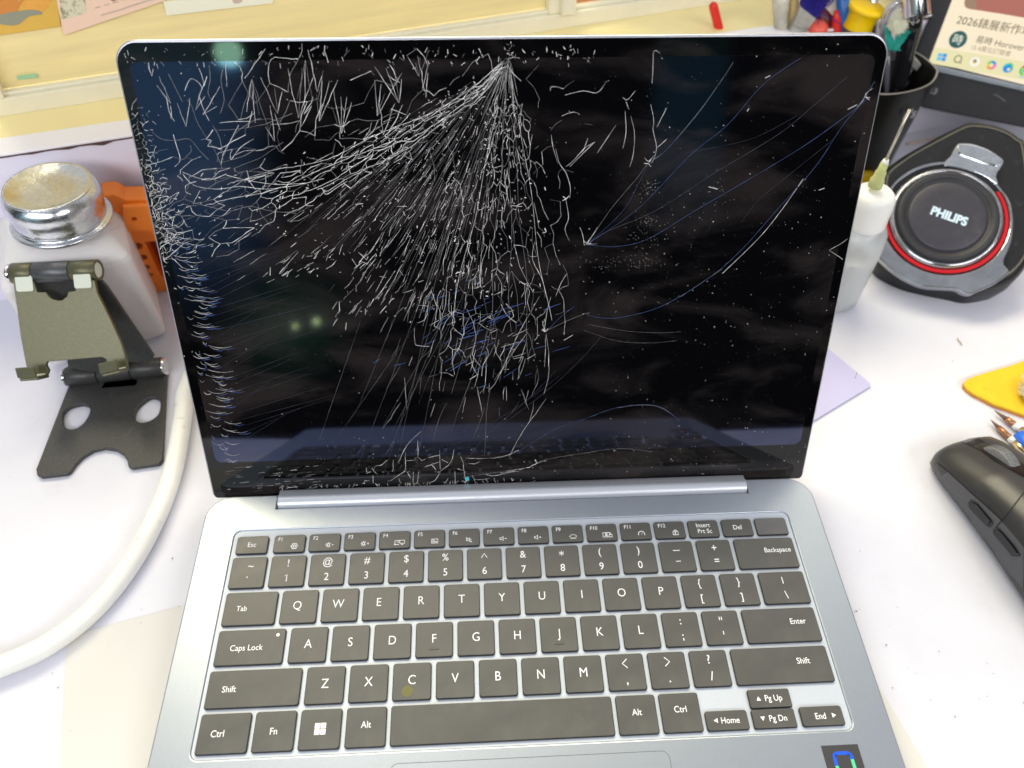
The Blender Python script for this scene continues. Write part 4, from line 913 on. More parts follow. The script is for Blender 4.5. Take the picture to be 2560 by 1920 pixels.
mb = MB(); mb.lathe([(0.0, .078), (.0235, .078), (.0262, .0792), (.0266, .0806), (.0255, .0812), (.0238, .0808), (.0236, .083), (.0241, .086), (.0236, .0875), (.0250, .0905), (.0252, .095), (.0240, .0985), (.0222, .1003)], cc0, ax, 64)
mb.build('pump_collar', 'steel', dis)
mb = MB(); mb.lathe([(.0222, .1003), (.0226, .1012), (.0221, .1018), (.0212, .1016), (.019, .1005), (.012, .0992), (.005, .0988), (0.0001, .0988)], cc0, ax, 64)
mb.build('pump_dish', 'steel', dis)

# ================================================================== orange plastic holder
oo = V((-0.2140, 0.1225, 0)); od = EU; on_ = EN
OF = (oo, od, V((0, 0, 1)), -on_)
def op(L, f_=c5): 
    R = []
    for q in L:
        P_ = on(*f_(*q), oo, on_) - oo; R.append((P_.dot(od), max(P_.z, 0.0003)))
    return R
mb = MB()
def ohole(cx_, cy_, rx): q = op([(cx_, cy_), (cx_ + rx, cy_)]); return circ(q[0][0], q[0][1], math.dist(q[0], q[1]), n=20)[:-1]
front = op([(1500, 340), (1080, 345), (1035, 318), (985, 300), (880, 312), (820, 410), (1000, 700), (1180, 1000), (1350, 1148)])
rr_ = front[0][0]; front = [(0.10, front[0][1])] + front + [(0.10, 0.0004)]
cav = op([(1250, 712), (1400, 700), (1640, 1000), (1390, 1010)])
plate(mb, front, [ohole(1195, 748, 38), ohole(1240, 845, 32), ohole(1270, 928, 25), ohole(1303, 993, 18), cav], OF, -.014, 0, 0, bevel=.0006)
rib = op([(1060, 470), (1060, 372), (1500, 352), (1600, 560), (1085, 590)])
plate(mb, [rib[0], rib[1], rib[2], rib[3], rib[4]], [ohole(1160, 480, 22)], OF, 0, .004, 0, bevel=.0008)
mb.add([oo + od * a + V((0, 0, h)) - on_ * -0.0145 for a, h in ((front[7][0], .001), (.1, .001), (.1, front[1][1] - .004), (front[6][0] + .004, front[6][1]))], [(0, 1, 2, 3)], 1)
mb.lathe([(0.0001, .0003), (.0022, .0003)], oo + od * ohole(1160, 480, 22)[5][0] + V((0, 0, op([(1160, 480)])[0][1])), -on_, 12, 1)
st0 = op([(1290, 655)])[0]
for k_ in range(5):
    a = R_(90 + 72 * k_); mb.ribbon([(st0[0] + .0005 * math.cos(a), st0[1] + .0005 * math.sin(a)), (st0[0] + .0024 * math.cos(a), st0[1] + .0024 * math.sin(a))], .0008, 0, .0004, OF)
tag(mb.build('tool_holder', ['orange_plastic', 'orange_dark']), 'bright orange plastic tool holder with round holes behind the bottle', 'holder')

# ================================================================== folding phone stand
st = thing('phone_stand', 'folding metal phone stand, olive cradle on black base, left of the laptop', 'phone stand', (-0.222, 0.03, 0))
c6 = crop(0, 800, K)
HL, HR = at_dep(29, 591, .420), at_dep(211, 583, .420); hu = (HR - HL).normalized()
LL, LR = at_z(138, 815, .0062), at_z(360, 791, .0062); LL.z = LR.z = .0062; lu = (LR - LL).normalized()
# base plate on the desk
bp_out = [(600, 545), (310, 1290), (318, 1335), (355, 1352), (580, 1325), (612, 1298), (650, 1240), (710, 1180), (800, 1125), (900, 1103), (1000, 1118), (1065, 1160), (1100, 1215), (1108, 1262), (1140, 1276), (1370, 1240), (1402, 1200), (1442, 470)]
F0 = XYF(0)
tz = lambda L: [(lambda q: (q.x, q.y))(at_z(*c6(*p_), .0032)) for p_ in L]
slot = [(885, 585), (925, 520), (1165, 498), (1180, 545), (1160, 562)]
h1 = [(540, 880), (545, 800), (600, 750), (700, 725), (765, 745), (772, 800), (720, 890), (640, 940), (570, 930)]
h2 = [(1165, 815), (1182, 760), (1240, 700), (1310, 665), (1372, 685), (1385, 740), (1360, 820), (1290, 870), (1220, 885), (1172, 860)]
sc = lambda L: [(p_.x, p_.y) for p_ in smooth_pts([(a, b, 0) for a, b in tz(L)], 4, True)]
mb = MB(); plate(mb, tz(bp_out), [tz(slot), sc(h1), sc(h2)], F0, 0.0003, 0.0032, 0, bevel=.0005); mb.build('base_plate', 'stand_black', st)
def hinge(A_, B_, r, cuts, mats_, caps=True):
    d_ = B_ - A_
    for (t0, t1), mt_ in zip(cuts, mats_):
        mb = MB(); mb.tube([A_ + d_ * t0, A_ + d_ * (t0 + .008), A_ + d_ * (t1 - .008), A_ + d_ * t1], [r * .93, r, r, r * .93], 32); mb.build('hinge_barrel', mt_, st)
hinge(LL, LR, .0058, ((0.035, .335), (.34, .655), (.66, .965)), ('stand_black', 'stand_black', 'stand_black'))
for p_, q_ in ((LL, LL + (LR - LL) * .035), (LR - (LR - LL) * .035, LR)):
    mb = MB(); mb.tube([p_, p_ + (q_ - p_) * .3, q_], [.0050, .0054, .0054] if p_ == LL else [.0054, .0054, .0050], 32); mb.build('end_cap', 'chrome', st)
hinge(HL, HR, .0057, ((0.0, .262), (.266, .70), (.704, 1.0)), ('olive', 'stand_grey', 'olive'))
mb = MB(); mb.tube([HL - hu * .0022, HL - hu * .0018, HL], [.0048, .0053, .0053], 28); mb.build('end_cap', 'chrome', st)
mb = MB(); mb.lathe([(.0057, 0), (.0057, .0006), (.0043, .0006), (.0041, -.0003)], HR, hu, 32, 0); mb.lathe([(.0041, -.0002), (.0001, -.0002)], HR + hu * .0004, hu, 32, 1); mb.build('end_ring', ['olive', 'silicone'], st)
# arm between the two hinges
an = (HL - LL).cross(LR - LL).normalized()
if an.y > 0: an = -an
ao = (LL + HL) / 2; aF = (ao, hu, an.cross(hu).normalized() * 1, an)
def apt(u, v, o_, n_): return on(u, v, o_, n_)
def inF(P_, F_): d_ = P_ - F_[0]; return d_.dot(F_[1]), d_.dot(F_[2])
arm = [(70, 590), (220, 592), (232, 597), (241, 606), (344, 752), (341, 762), (330, 766), (287, 770), (283, 785), (215, 800), (150, 790), (148, 775), (110, 690)]
mb = MB(); plate(mb, [inF(apt(u, v, ao, an), aF) for u, v in arm], [], aF, -.0012, .0012, 0, bevel=.0004); mb.build('arm', 'stand_black', st)
# cradle plate
CB = at_dep(150, 805, .428); cn = hu.cross(CB - HL).normalized()
if cn.dot(CAM - HL) < 0: cn = -cn
cn0 = HL + cn * .0035; dn = cn.cross(hu).normalized()
if dn.z > 0: dn = -dn
cF = (cn0, hu, dn, cn)
cp = lambda L, f_: [inF(on(*f_(*q), cn0, cn), cF) for q in L]
idn = lambda a, b: (a, b)
out_px = [(30, 592), (35, 640), (41, 690), (50, 790), (57, 780), (64, 812), (104, 809), (106, 800), (101, 788), (104, 781), (222, 771), (231, 776), (236, 798), (238, 804), (277, 795), (272, 765), (262, 735), (244, 700), (212, 632), (205, 600), (166, 592), (165, 626), (150, 630), (146, 641), (136, 648), (126, 649), (113, 645), (104, 636), (102, 631), (83, 631), (75, 596)]
out_px = [(30, 600), (36, 645), (42, 688), (47, 727), (54, 765), (58, 785), (64, 812), (104, 809), (107, 800), (101, 788), (104, 781), (222, 771), (231, 776), (236, 798), (238, 803), (277, 794), (272, 768), (264, 742), (247, 703), (212, 632), (206, 605), (163, 606), (165, 628), (150, 630), (146, 641), (136, 648), (126, 649), (113, 645), (104, 636), (102, 631), (83, 631), (75, 608)]
mb = MB(); plate(mb, cp(out_px, idn), [], cF, -.0012, .0010, 0, bevel=.0003); mb.build('cradle', 'olive', st)
for q in ([(135, 1003), (285, 995), (310, 1128), (165, 1143)], [(640, 972), (790, 975), (808, 1103), (660, 1113)]):
    P4 = cp(q, c5); cxm = sum(a for a, b in P4) / 4; cym = sum(b for a, b in P4) / 4
    wx = (math.dist(P4[0], P4[1]) + math.dist(P4[2], P4[3])) / 4; wy = (math.dist(P4[1], P4[2]) + math.dist(P4[0], P4[3])) / 4
    mb = MB(); plate(mb, rrect(cxm - wx, cym - wy, cxm + wx, cym + wy, .0012), [], cF, .0010, .0018, 0, bevel=.0003); mb.build('rubber_pad', 'silicone', st)
for (a_px, b_px) in (((64, 812), (104, 809)), ((238, 803), (277, 794))):
    pa, pb = [on(*q, cn0, cn) for q in (a_px, b_px)]; ev = pb - pa
    mb = MB(); sh = .0105; mb.box(pa - cn * .0012, ev, cn * sh, dn * .0018); mb.box(pa + cn * (sh - .0012), ev, cn * .0016, dn * -.0058 + cn * .0012)
    hk = mb.build('hook', 'olive', st, bevel=.0006)
    mb = MB(); mb.box(pa + cn * .0012 + ev * .05 - dn * .0009, ev * .9, cn * (sh - .003), dn * .0008); mb.build('rubber_pad', 'silicone', hk, bevel=.0003)

# ================================================================== squeeze bottle with needle
sb = V((0.2190, 0.1015, 0)); sq = thing('squeeze_bottle', 'small translucent squeeze bottle with long blunt needle behind laptop edge', 'bottle', sb)
mb = MB(); mb.lathe([(.0001, .0004), (.0155, .0004), (.0175, .0022), (.0178, .010), (.0178, .050), (.0168, .057), (.0135, .0625), (.0095, .0645), (.0095, .068)], sb, (0, 0, 1), 40); mb.build('body', 'bottle_clear', sq)
mb = MB(); mb.lathe([(.0001, .001), (.0150, .001), (.0170, .003), (.0172, .010), (.0172, .036), (.0001, .036)], sb, (0, 0, 1), 40); mb.build('liquid', 'bottle_liquid', sq)
mb = MB(); mb.lathe([(.0128, .062), (.0132, .064), (.0125, .078), (.0118, .0825), (.0085, .0855), (.0001, .0858)], sb, (0, 0, 1), 40); mb.build('cap', 'white_cap', sq)
ht = at_y(1914, 346, .1015); hb = V((sb.x - .001, sb.y, .0855)); tip = at_y(1965, 237, .1015); hb = at_y(1890, 402, .1015)
d_ = ht - hb
mb = MB(); mb.tube([hb, hb + d_ * .25, hb + d_ * .3, hb + d_ * .55, hb + d_ * .6, hb + d_ * .9], [.0042, .0040, .0033, .0031, .0025, .0022], 20); mb.build('needle_hub', 'hub_yellow', sq)
mb = MB(); mb.tube([hb + d_ * .86, ht + d_ * .02], [.0022, .0015], 16); mb.build('hub_collar', 'white_cap', sq)
mb = MB(); mb.tube([ht, tip], .0008, 10); mb.build('needle', 'needle', sq)

# ================================================================== round speaker
sn = V((math.sin(R_(30)) * math.cos(R_(247)), math.sin(R_(30)) * math.sin(R_(247)), math.cos(R_(30))))
so = V((0.2908, 0.1273, 0.0452)); se1 = V((0, 1, 0)).cross(sn).normalized(); se2 = sn.cross(se1)
SF = (so, se1, se2, sn)
spk_ = thing('speaker', 'round black desktop speaker with red ring and chrome arms right of laptop', 'speaker', (so.x, so.y, 0))
cs = crop(1920, 400, K); cs2 = crop(2180, 280, 5.821)
def sp_(q, f_, off=0.0):
    P_ = on(*f_(*q), so + sn * off, sn) - so; return P_.dot(se1), P_.dot(se2)
up_ = [(120, 930), (380, 700), (620, 550), (1000, 345), (1240, 225), (1390, 165), (1560, 165), (1800, 205), (2000, 285), (2130, 380), (2230, 520)]
lw_ = [(2290, 480), (2280, 800), (2160, 1010), (1990, 1110), (1790, 1168), (1640, 1140), (1420, 1105), (1200, 1050), (1040, 950), (950, 850), (930, 700), (940, 500), (960, 340)]
ol = [sp_(q, cs2, -.014) for q in up_] + [sp_(q, cs, -.014) for q in lw_]
ol = [(p_.x, p_.y) for p_ in smooth_pts([(a, b, 0) for a, b in ol], 4, True)]
mb = MB(); n_ = len(ol)
def w3(a, b, off): return so + se1 * a + se2 * b + sn * off
cxo = sum(a for a, b in ol) / n_; cyo = sum(b for a, b in ol) / n_
def shr(k_, off): return [w3(cxo + (a - cxo) * k_, cyo + (b - cyo) * k_, off) for a, b in ol]
top0 = shr(.90, -.0095); top1 = shr(.955, -.0105); top2 = shr(1.0, -.014)
low = [V((p_.x * .97 + so.x * .03, p_.y * .97 + so.y * .03, max(.009, p_.z - .016))) for p_ in top2]
bot_ = [V((p_.x * .90 + so.x * .10, p_.y * .90 + so.y * .10, .0004)) for p_ in top2]
rg = [top0, top1, top2, low, bot_]
mb.add([q for r_ in rg for q in r_], [(i * n_ + j, i * n_ + (j + 1) % n_, (i + 1) * n_ + (j + 1) % n_, (i + 1) * n_ + j) for i in range(4) for j in range(n_)], 0, True)
mb.poly(top0); mb.poly(bot_[::-1]); mb.build('body', 'black_plastic', spk_)
# raised inner shell line and dusty rear shoulder
mb = MB(); mb.tube(shr(.915, -.0094) + [shr(.915, -.0094)[0]], .0006, 6); mb.build('shell_lip', 'dusty_black', spk_)
ch = [(1015, 560), (1010, 430), (1040, 300), (1090, 200), (1170, 130), (1280, 65), (1400, 25), (1500, 5)]
arm_u = [(1080, 700), (1150, 640), (1210, 520), (1260, 455), (1330, 448), (1480, 462), (1700, 540), (1860, 640), (1925, 700), (1900, 790), (1840, 870), (1820, 950), (1850, 1040), (1960, 1150), (2040, 1280), (2085, 1480)]
low_c = [(2135, 620), (2110, 740), (2060, 850), (2065, 900), (2105, 950), (2060, 1000), (1960, 1070), (1840, 1120), (1770, 1150), (1700, 1135), (1640, 1105), (1480, 1095), (1350, 1080), (1200, 1015), (1070, 925), (970, 830), (965, 800), (1010, 700)]
oc = [sp_(q, cs, -.002) for q in ch[:-1]] + [sp_(q, cs2, -.002) for q in arm_u] + [sp_(q, cs, -.002) for q in low_c]
oc = [(p_.x, p_.y) for p_ in smooth_pts([(a, b, 0) for a, b in oc], 3, True)]
mb = MB(); plate(mb, oc, [circ(0, 0, .0385, n=48)[:-1]], SF, -.0105, -.0045, 0, bevel=.0012, bres=3); mb.build('chrome_frame', 'frame_gloss', spk_)
fa = [sp_(q, cs2, -.003) for q in [(1080, 700), (1150, 640), (1210, 520), (1260, 455), (1330, 448), (1480, 462), (1700, 540), (1860, 640), (1920, 705), (1895, 790), (1838, 870), (1815, 950), (1840, 1035), (1770, 1010), (1640, 925), (1480, 860), (1300, 815), (1150, 785), (1060, 775)]]
mb = MB(); plate(mb, [(p_.x, p_.y) for p_ in smooth_pts([(a, b, 0) for a, b in fa], 3, True)], [], SF, -.0050, -.0036, 0, bevel=.0006, bres=3); mb.build('chrome_arm', 'smoke_chrome', spk_)
arm_p = [sp_(q, cs2, -.003) for q in [(1250, 510), (1290, 470), (1400, 470), (1620, 530), (1800, 620), (1890, 700), (1860, 760), (1800, 775), (1640, 740), (1450, 670), (1290, 610)]]
mb = MB(); plate(mb, [(p_.x, p_.y) for p_ in smooth_pts([(a, b, 0) for a, b in arm_p], 3, True)], [], SF, -.0038, -.0024, 0, bevel=.0005); mb.build('chrome_button', 'smoke_chrome', spk_)
mb = MB(); plate(mb, circ(.0, -.0, .0384, n=64)[:-1], [circ(0, .0, .0344, n=64)[:-1]], SF, -.009, -.0052, 0); mb.build('gap_ring', 'black_gloss', spk_)
mb = MB(); plate(mb, circ(0, -.0004, .0374, 150, 378, 60) + circ(0, 0.0002, .0356, 378, 150, 60), [], SF, -.0052, -.0040, 0, bevel=.0002); mb.build('red_ring', 'red_ring', spk_)
mb = MB(); mb.lathe([(.0350, -.007), (.0345, -.0035), (.0330, -.0020), (.0315, -.0022), (.0313, -.0045)], so, sn, 72); mb.build('inner_ring', 'frame_gloss', spk_)
mb = MB(); mb.lathe([(.0313, -.0040), (.0310, -.0010), (.0298, .0002), (.0280, .0004), (.0262, -.0010), (.0250, -.0022), (.0243, -.0020)], so, sn, 72); mb.build('rubber_surround', 'black_matte', spk_)
mb = MB(); mb.lathe([(.0243, -.0020), (.0240, -.0012), (.0225, -.0006), (.016, -.0002), (.008, 0), (.0001, .0001)], so, sn, 72); dsc = mb.build('cone', 'disc', spk_)
bl, br = sp_((1398, 466), cs), sp_((1708, 572), cs)
mb = MB(); put_text(mb, 'PHILIPS', bl[0], bl[1], 1, SF, .0004, 0, 'L', .045, math.atan2(br[1] - bl[1], br[0] - bl[0]), 1.12, math.dist(bl, br)); mb.build('logo', 'logo_silver', dsc, keep=True)

# ================================================================== black tool tub with tools
rim = [V((0.248, 0.262, 0)), V((0.250, 0.222, 0)), V((0.2623, 0.2127, 0)), V((0.2825, 0.2150, 0)), V((0.3013, 0.2245, 0)), V((0.3125, 0.2385, 0)), V((0.3148, 0.2490, 0)), V((0.3090, 0.2690, 0)), V((0.294, 0.2705, 0)), V((0.262, 0.266, 0))]
rim = smooth_pts(rim, 5, True); rcx = sum((p_ for p_ in rim), V()) / len(rim)
tub = thing('tool_tub', 'glossy black plastic tub of hand tools behind the laptop', 'tub', rcx)
mb = MB(); n_ = len(rim)
lv = [(.0006, .80, 0), (.002, .84, 0), (.080, 1.0, 0), (.0815, 1.01, 1), (.0815, .965, 1), (.078, .955, 0), (.004, .80, 0)]
vs_ = [V((rcx.x + (p_.x - rcx.x) * s0, rcx.y + (p_.y - rcx.y) * s0, z)) for z, s0, m_ in lv for p_ in rim]
b0 = len(mb.v); mb.add(vs_, [], 0)
for i in range(len(lv) - 1):
    for j in range(n_): mb.f.append([i * n_ + j, i * n_ + (j + 1) % n_, (i + 1) * n_ + (j + 1) % n_, (i + 1) * n_ + j]); mb.m.append(1 if i in (3,) else 0); mb.sm.append(True)
mb.poly([vs_[j] for j in range(n_)]); mb.poly([vs_[(len(lv) - 1) * n_ + j] for j in range(n_)])
mb.build('body', ['tub', 'tub_rim'], tub)
c4 = crop(1920, 0, K); c8 = crop(1840, 0, 6.144)
# faint mark on the tub front
tF = (at_y(*c4(1140, 1010), .2185) + V((0, -.0035, 0)), V((.95, .31, 0)).normalized(), V((0, 0, 1)), V((.31, -.95, 0)).normalized())
mb = MB(); put_text(mb, 'a\u2019s', 0, 0, .0105, tF, .0002, 0, 'L', .03)
if mb.v: mb.build('mark', 'grey_mark', tub, keep=True)
YT = .262
def ty(f_, x, y, yy=YT): return at_y(*f_(x, y), yy)
def down(p_, q_, L):   # continue the line q -> p beyond p by L
    return p_ + (p_ - q_).normalized() * L
# paint brush with blue bristles
pb = thing('paint_brush', 'flat brush with dark blue bristles and pale ferrule, standing in the tub', 'brush', (.262, YT, .02))
fl, fr, bl_, br_ = ty(c8, 985, 80), ty(c8, 1222, 262), ty(c8, 800, 470), ty(c8, 1060, 440)
bl_, br_ = ty(c8, 780, 520), ty(c8, 985, 560)
mb = MB(); th = V((0, .003, 0))
pts8 = [fl, fr, br_, bl_]; mb.add([p_ - th for p_ in pts8] + [p_ + th for p_ in pts8], [(0, 1, 2, 3), (7, 6, 5, 4), (0, 4, 5, 1), (1, 5, 6, 2), (2, 6, 7, 3), (3, 7, 4, 0)]); mb.build('ferrule', 'ferrule', pb, bevel=.0008)
for t in (.52, .68):
    a_, b_ = fl.lerp(bl_, t), fr.lerp(br_, t); mb = MB(); mb.tube([a_ - th * 1.1, a_.lerp(b_, .5) - th * 1.5, b_ - th * 1.1], .0005, 6); mb.build('ferrule_band', 'ferrule', pb)
mb = MB(); rb = random.Random(3)
ax_ = ((fl + fr) / 2 - (bl_ + br_) / 2).normalized()
for i in range(260):
    t = rb.random(); q0 = fl.lerp(fr, t) + V((0, rb.uniform(-.0028, .0028), 0)); d0 = (ax_ + V((rb.gauss(0, .14) + (t - .5) * .25, rb.gauss(0, .12), rb.gauss(0, .1)))).normalized(); L = rb.uniform(.018, .027)
    mb.tube([q0, q0 + d0 * L * .5 + V((rb.gauss(0, .0006), 0, 0)), q0 + d0 * L + V((rb.gauss(0, .0015), 0, 0))], [.00028, .00022, .00012], 4, cap=False)
p0 = fr
for e_ in ([(1222, 262), (1260, 235), (1340, 235), (1440, 270), (1560, 340), (1630, 400), (1670, 470)], [(1240, 255), (1265, 300), (1262, 360), (1240, 430), (1230, 510)]):
    mb.tube(smooth_pts([ty(c8, a, b, YT - .004) for a, b in e_], 4), .00022, 4, cap=False)
mb.build('bristles', 'blue_bristle', pb)
mb = MB(); q0 = (bl_ + br_) / 2; mb.tube([q0 + ax_ * .002, q0 - ax_ * .02, V((.276, YT, .012))], [.0035, .003, .003], 12); mb.build('handle', 'tan_wood', pb)
# yellow cap tool
yc = thing('marker', 'tool with fat flared yellow rubber cap, standing in the tub', 'marker', (.285, YT, .02))
y0_, y1_ = (ty(c4, 720, 30) + ty(c4, 985, 100)) / 2, (ty(c4, 655, 205) + ty(c4, 875, 275)) / 2
d_ = (y0_ - y1_).normalized(); L_ = (y0_ - y1_).length; rr = (ty(c4, 655, 205) - ty(c4, 875, 275)).length / 2
mb = MB(); mb.lathe([(.0001, 0), (rr * .98, 0), (rr, .001), (rr * .97, L_ * .35), (rr * 1.02, L_ * .7), (rr * 1.18, L_ * .88), (rr * 1.25, L_ * .93), (rr * 1.25, L_ * 1.06), (rr * 1.1, L_ * 1.12), (.0001, L_ * 1.13)], y1_, d_, 40); mb.build('cap', 'yellow_plastic', yc)
mb = MB(); mb.tube([y1_ + d_ * .001, y1_ - d_ * .03, V((.283, .255, .012))], [rr * .85, rr * .8, .004], 24); mb.build('barrel', 'smoke_plastic', yc)
# toothbrush
tb = thing('toothbrush', 'old toothbrush with white and teal splayed bristles beside a metal tube', 'toothbrush', (.292, YT - .01, .02))
YB = YT - .012
hd = [ty(c4, a, b, YB) for a, b in ((1180, 20), (1120, 10), (1050, 60), (1005, 130), (985, 220), (985, 320), (1030, 420))]
mb = MB(); mb.tube(smooth_pts(hd, 4), .0022, 10, flat=.6); 
for i in range(14): p_ = smooth_pts(hd, 4)[4 + i]; mb.tube([p_ + V((.0015, -.002, -.0004)), p_ + V((.0024, -.003, .0004))], .0010, 6)
mb.tube([hd[-1], V((.289, YT - .012, .06)), V((.288, YT - .012, .012))], [.0022, .002, .002], 10); mb.build('handle', 'brush_clear', tb)
mb = MB()
for i in range(420):
    t = rb.random(); q0 = ty(c4, 1120 - 80 * t + rb.gauss(0, 12), 80 + 150 * t, YB - .003); e_ = ty(c4, 1175 + rb.gauss(0, 26) - 50 * t, 215 + 60 * t + rb.gauss(0, 18), YB - .008)
    mb.tube([q0, q0.lerp(e_, .5) + V((0, -.001, .001)), e_], .00023, 3, cap=False)
mb.build('bristles_white', 'bristle_white', tb)
mb = MB()
for i in range(520):
    t = rb.random()
    if rb.random() < .55: q0 = ty(c4, 1000 + 60 * t, 200 + 150 * t, YB - .002); e_ = ty(c4, 1060 + 60 * t + rb.gauss(0, 18), 370 + 60 * rb.random() + 15 * t, YB - .008)
    else: q0 = ty(c4, 1140 + rb.gauss(0, 20), 280 + rb.gauss(0, 15), YB - .005); e_ = ty(c4, 1225 - 130 * t + rb.gauss(0, 8), 270 + 170 * t + rb.gauss(0, 8), YB - .009)
    mb.tube([q0, q0.lerp(e_, .5), e_], .00026, 3, cap=False)
mb.build('bristles_teal', 'bristle_teal', tb)
# metal tube
a_, b_ = (ty(c4, 1165, 160, YB - .01) + ty(c4, 1395, 140, YB - .01)) / 2, (ty(c4, 1195, 0, YB - .01) + ty(c4, 1425, -10, YB - .01)) / 2
d_ = (b_ - a_).normalized(); rr = (ty(c4, 1165, 160, YB - .01) - ty(c4, 1395, 140, YB - .01)).length / 2
mtb = thing('metal_tube', 'shiny round steel tube end pointing down above the black handle', 'metal tube', a_)
mb = MB(); tdir = (d_ + V((0, .9, .1))).normalized(); mb.lathe([(rr * .96, 0), (rr, .0006), (rr, .05)], a_, tdir, 48); mb.build('tube', 'chrome', mtb)
mb = MB(); mb.lathe([(rr * .96, 0), (rr * .9, .0002), (.0001, .0004)], a_, tdir, 48); mb.build('end_face', 'steel', mtb)
mb = MB(); mb.tube([a_ + tdir * .02, V((a_.x - .004, a_.y + .03, .06)), V((.285, .262, .012))], .003, 10); mb.build('stem', 'steel', mtb)
# black curved handle
bh = thing('pliers', 'black curved plastic tool handle leaning in the tub under the metal tube', 'pliers', (.295, YT - .014, .02))
P = [ty(c4, a, b, YT - .014) for a, b in ((1255, 190), (1235, 300), (1200, 420), (1165, 560), (1130, 700), (1110, 800))]
mb = MB(); mb.tube(smooth_pts([P[0] + V((.001, .01, .004))] + P + [V((P[-1].x - .004, P[-1].y, .012))], 5), [.0062] * 5 + [.0060] * 30 + [.005], 20, flat=.8) if False else mb.tube(smooth_pts([P[0] + V((.001, .01, .004))] + P + [V((P[-1].x - .004, P[-1].y, .012))], 5), .0060, 20)
mb.build('grip', 'black_gloss', bh)
mb = MB(); P2 = [ty(c4, a, b, YT - .008) for a, b in ((1060, 470), (1060, 600), (1070, 720), (1075, 800))]; mb.tube(smooth_pts(P2 + [V((P2[-1].x, P2[-1].y, .012))], 4), .0058, 16); mb.build('grip', 'black_matte', bh)
# grey eraser-like piece and small screw cap at the back of the tub
mb = MB(); q = [ty(c4, a, b, YT - .004) for a, b in ((1240, 470), (1330, 560), (1285, 620), (1215, 560))]
mb.add(q + [p_ + V((0, .008, 0)) for p_ in q], [(0, 1, 2, 3), (7, 6, 5, 4), (0, 4, 5, 1), (1, 5, 6, 2), (2, 6, 7, 3), (3, 7, 4, 0)]); mb.tube([sum(q, V()) / 4 + V((0, .006, 0)), V((.294, .255, .012))], .004, 8)
tag(mb.build('grey_block', 'ferrule', bevel=.0008), 'small worn grey block at the back corner of the tub', 'block')
# red pen, blue pen, clear tube, coral knob, tan stick, maroon handle, paper slip
def stick(name, label, cat, P, r, mt_, foot, group=None, n=16, mats2=None):
    o_ = None; mb = MB(); L = smooth_pts(P, 3); 
    mb.tube(L + [foot], r, n); o_ = mb.build(name, mt_, None); tag(o_, label, cat); return o_
cr = crop(1280, 0, K)
a_, b_ = at_y(*cr(1740, 55), .27), at_y(*cr(1803, 310), .27); d_ = (a_ - b_).normalized()
mb = MB(); r = .0031; mb.lathe([(.0001, .0), (r * .6, -.0004), (r * .9, -.0016), (r, -.0032), (r, -.045)], a_ + d_ * .0028, d_, 24); mb.tube([a_ - d_ * .042, V((.262, .262, .012))], r, 16)
tag(mb.build('red_pen', 'red_plastic'), 'thin red rod with rounded tip rising above the laptop lid', 'pen')
a_, b_ = ty(c4, 640, -60, YT + .004), ty(c4, 660, 260, YT + .004); mb = MB(); mb.tube([a_, b_, V((.280, .268, .012))], .0042, 16); tag(mb.build('blue_pen', 'blue_plastic'), 'dark blue plastic handle between the brush and yellow cap', 'handle')
a_, b_ = ty(c4, 105, -60, YT + .004), ty(c4, 115, 300, YT + .004); d_ = b_ - a_
mb = MB(); mb.tube([a_, a_ + d_ * .44, a_ + d_ * .45, a_ + d_ * .75, a_ + d_ * .76, b_, V((.258, .262, .012))], [.0056, .0056, .0050, .0050, .0047, .0047, .004], 20); tag(mb.build('clear_tube', 'clear_tube'), 'clear faceted plastic tube at the left end of the tub', 'tube')
mb = MB(); mb.tube([ty(c4, 235, -60, YT + .006), ty(c4, 190, 300, YT + .006), V((.262, .268, .012))], .0032, 12); tag(mb.build('wooden_stick', 'tan_wood'), 'tan wooden stick between the clear tube and brush', 'stick')
kb_ = ty(c4, 425, 265, YT - .001); mb = MB(); mb.lathe([(.0001, .0068), (.0035, .0062), (.0062, .004), (.0070, 0), (.0066, -.006)], kb_, (0, -.25, 1), 32); mb.tube([kb_ + V((0, 0, -.003)), V((.272, .258, .012))], .004, 12)
tag(mb.build('coral_knob', 'coral_plastic'), 'rounded coral red tool knob below the brush ferrule', 'knob')
mb = MB(); mb.tube([ty(c4, 440, 60, YT + .01), ty(c4, 490, 200, YT + .01), ty(c4, 500, 300, YT + .01), V((.276, .268, .012))], [.004, .0078, .007, .005], 20); tag(mb.build('maroon_tool', 'maroon'), 'dark maroon handle behind the blue brush', 'handle')
mb = MB(); q = [ty(c4, a, b, YT + .007) for a, b in ((490, 20), (600, -10), (585, 100), (555, 180), (530, 240))]
mb.add(q + [p_ + V((0, .0012, 0)) for p_ in q], [(0, 1, 2, 3, 4), (9, 8, 7, 6, 5)] + [(i, (i + 1) % 5, 5 + (i + 1) % 5, 5 + i) for i in range(5)]); mb.tube([q[4] + V((0, .0006, .002)), V((.277, .266, .012))], .0006, 6); tag(mb.build('cream_slip', 'pale_paper'), 'pointed cream plastic slip behind the blue handle', 'slip')
mb = MB(); mb.tube([ty(c4, 590, 90, YT + .002), ty(c4, 590, 180, YT + .002), ty(c4, 600, 300, YT + .002), V((.279, .258, .012))], [.0012, .0032, .0028, .003], 14); tag(mb.build('red_tool', 'red_plastic'), 'small red tool handle tucked left of the blue one', 'handle')
mb = MB(); mb.tube([ty(c4, 905, -60, YT + .008), ty(c4, 925, 200, YT + .008), V((.287, .266, .012))], .0030, 12); tag(mb.build('steel_rod', 'steel'), 'thin steel rod between the yellow cap and toothbrush', 'rod')
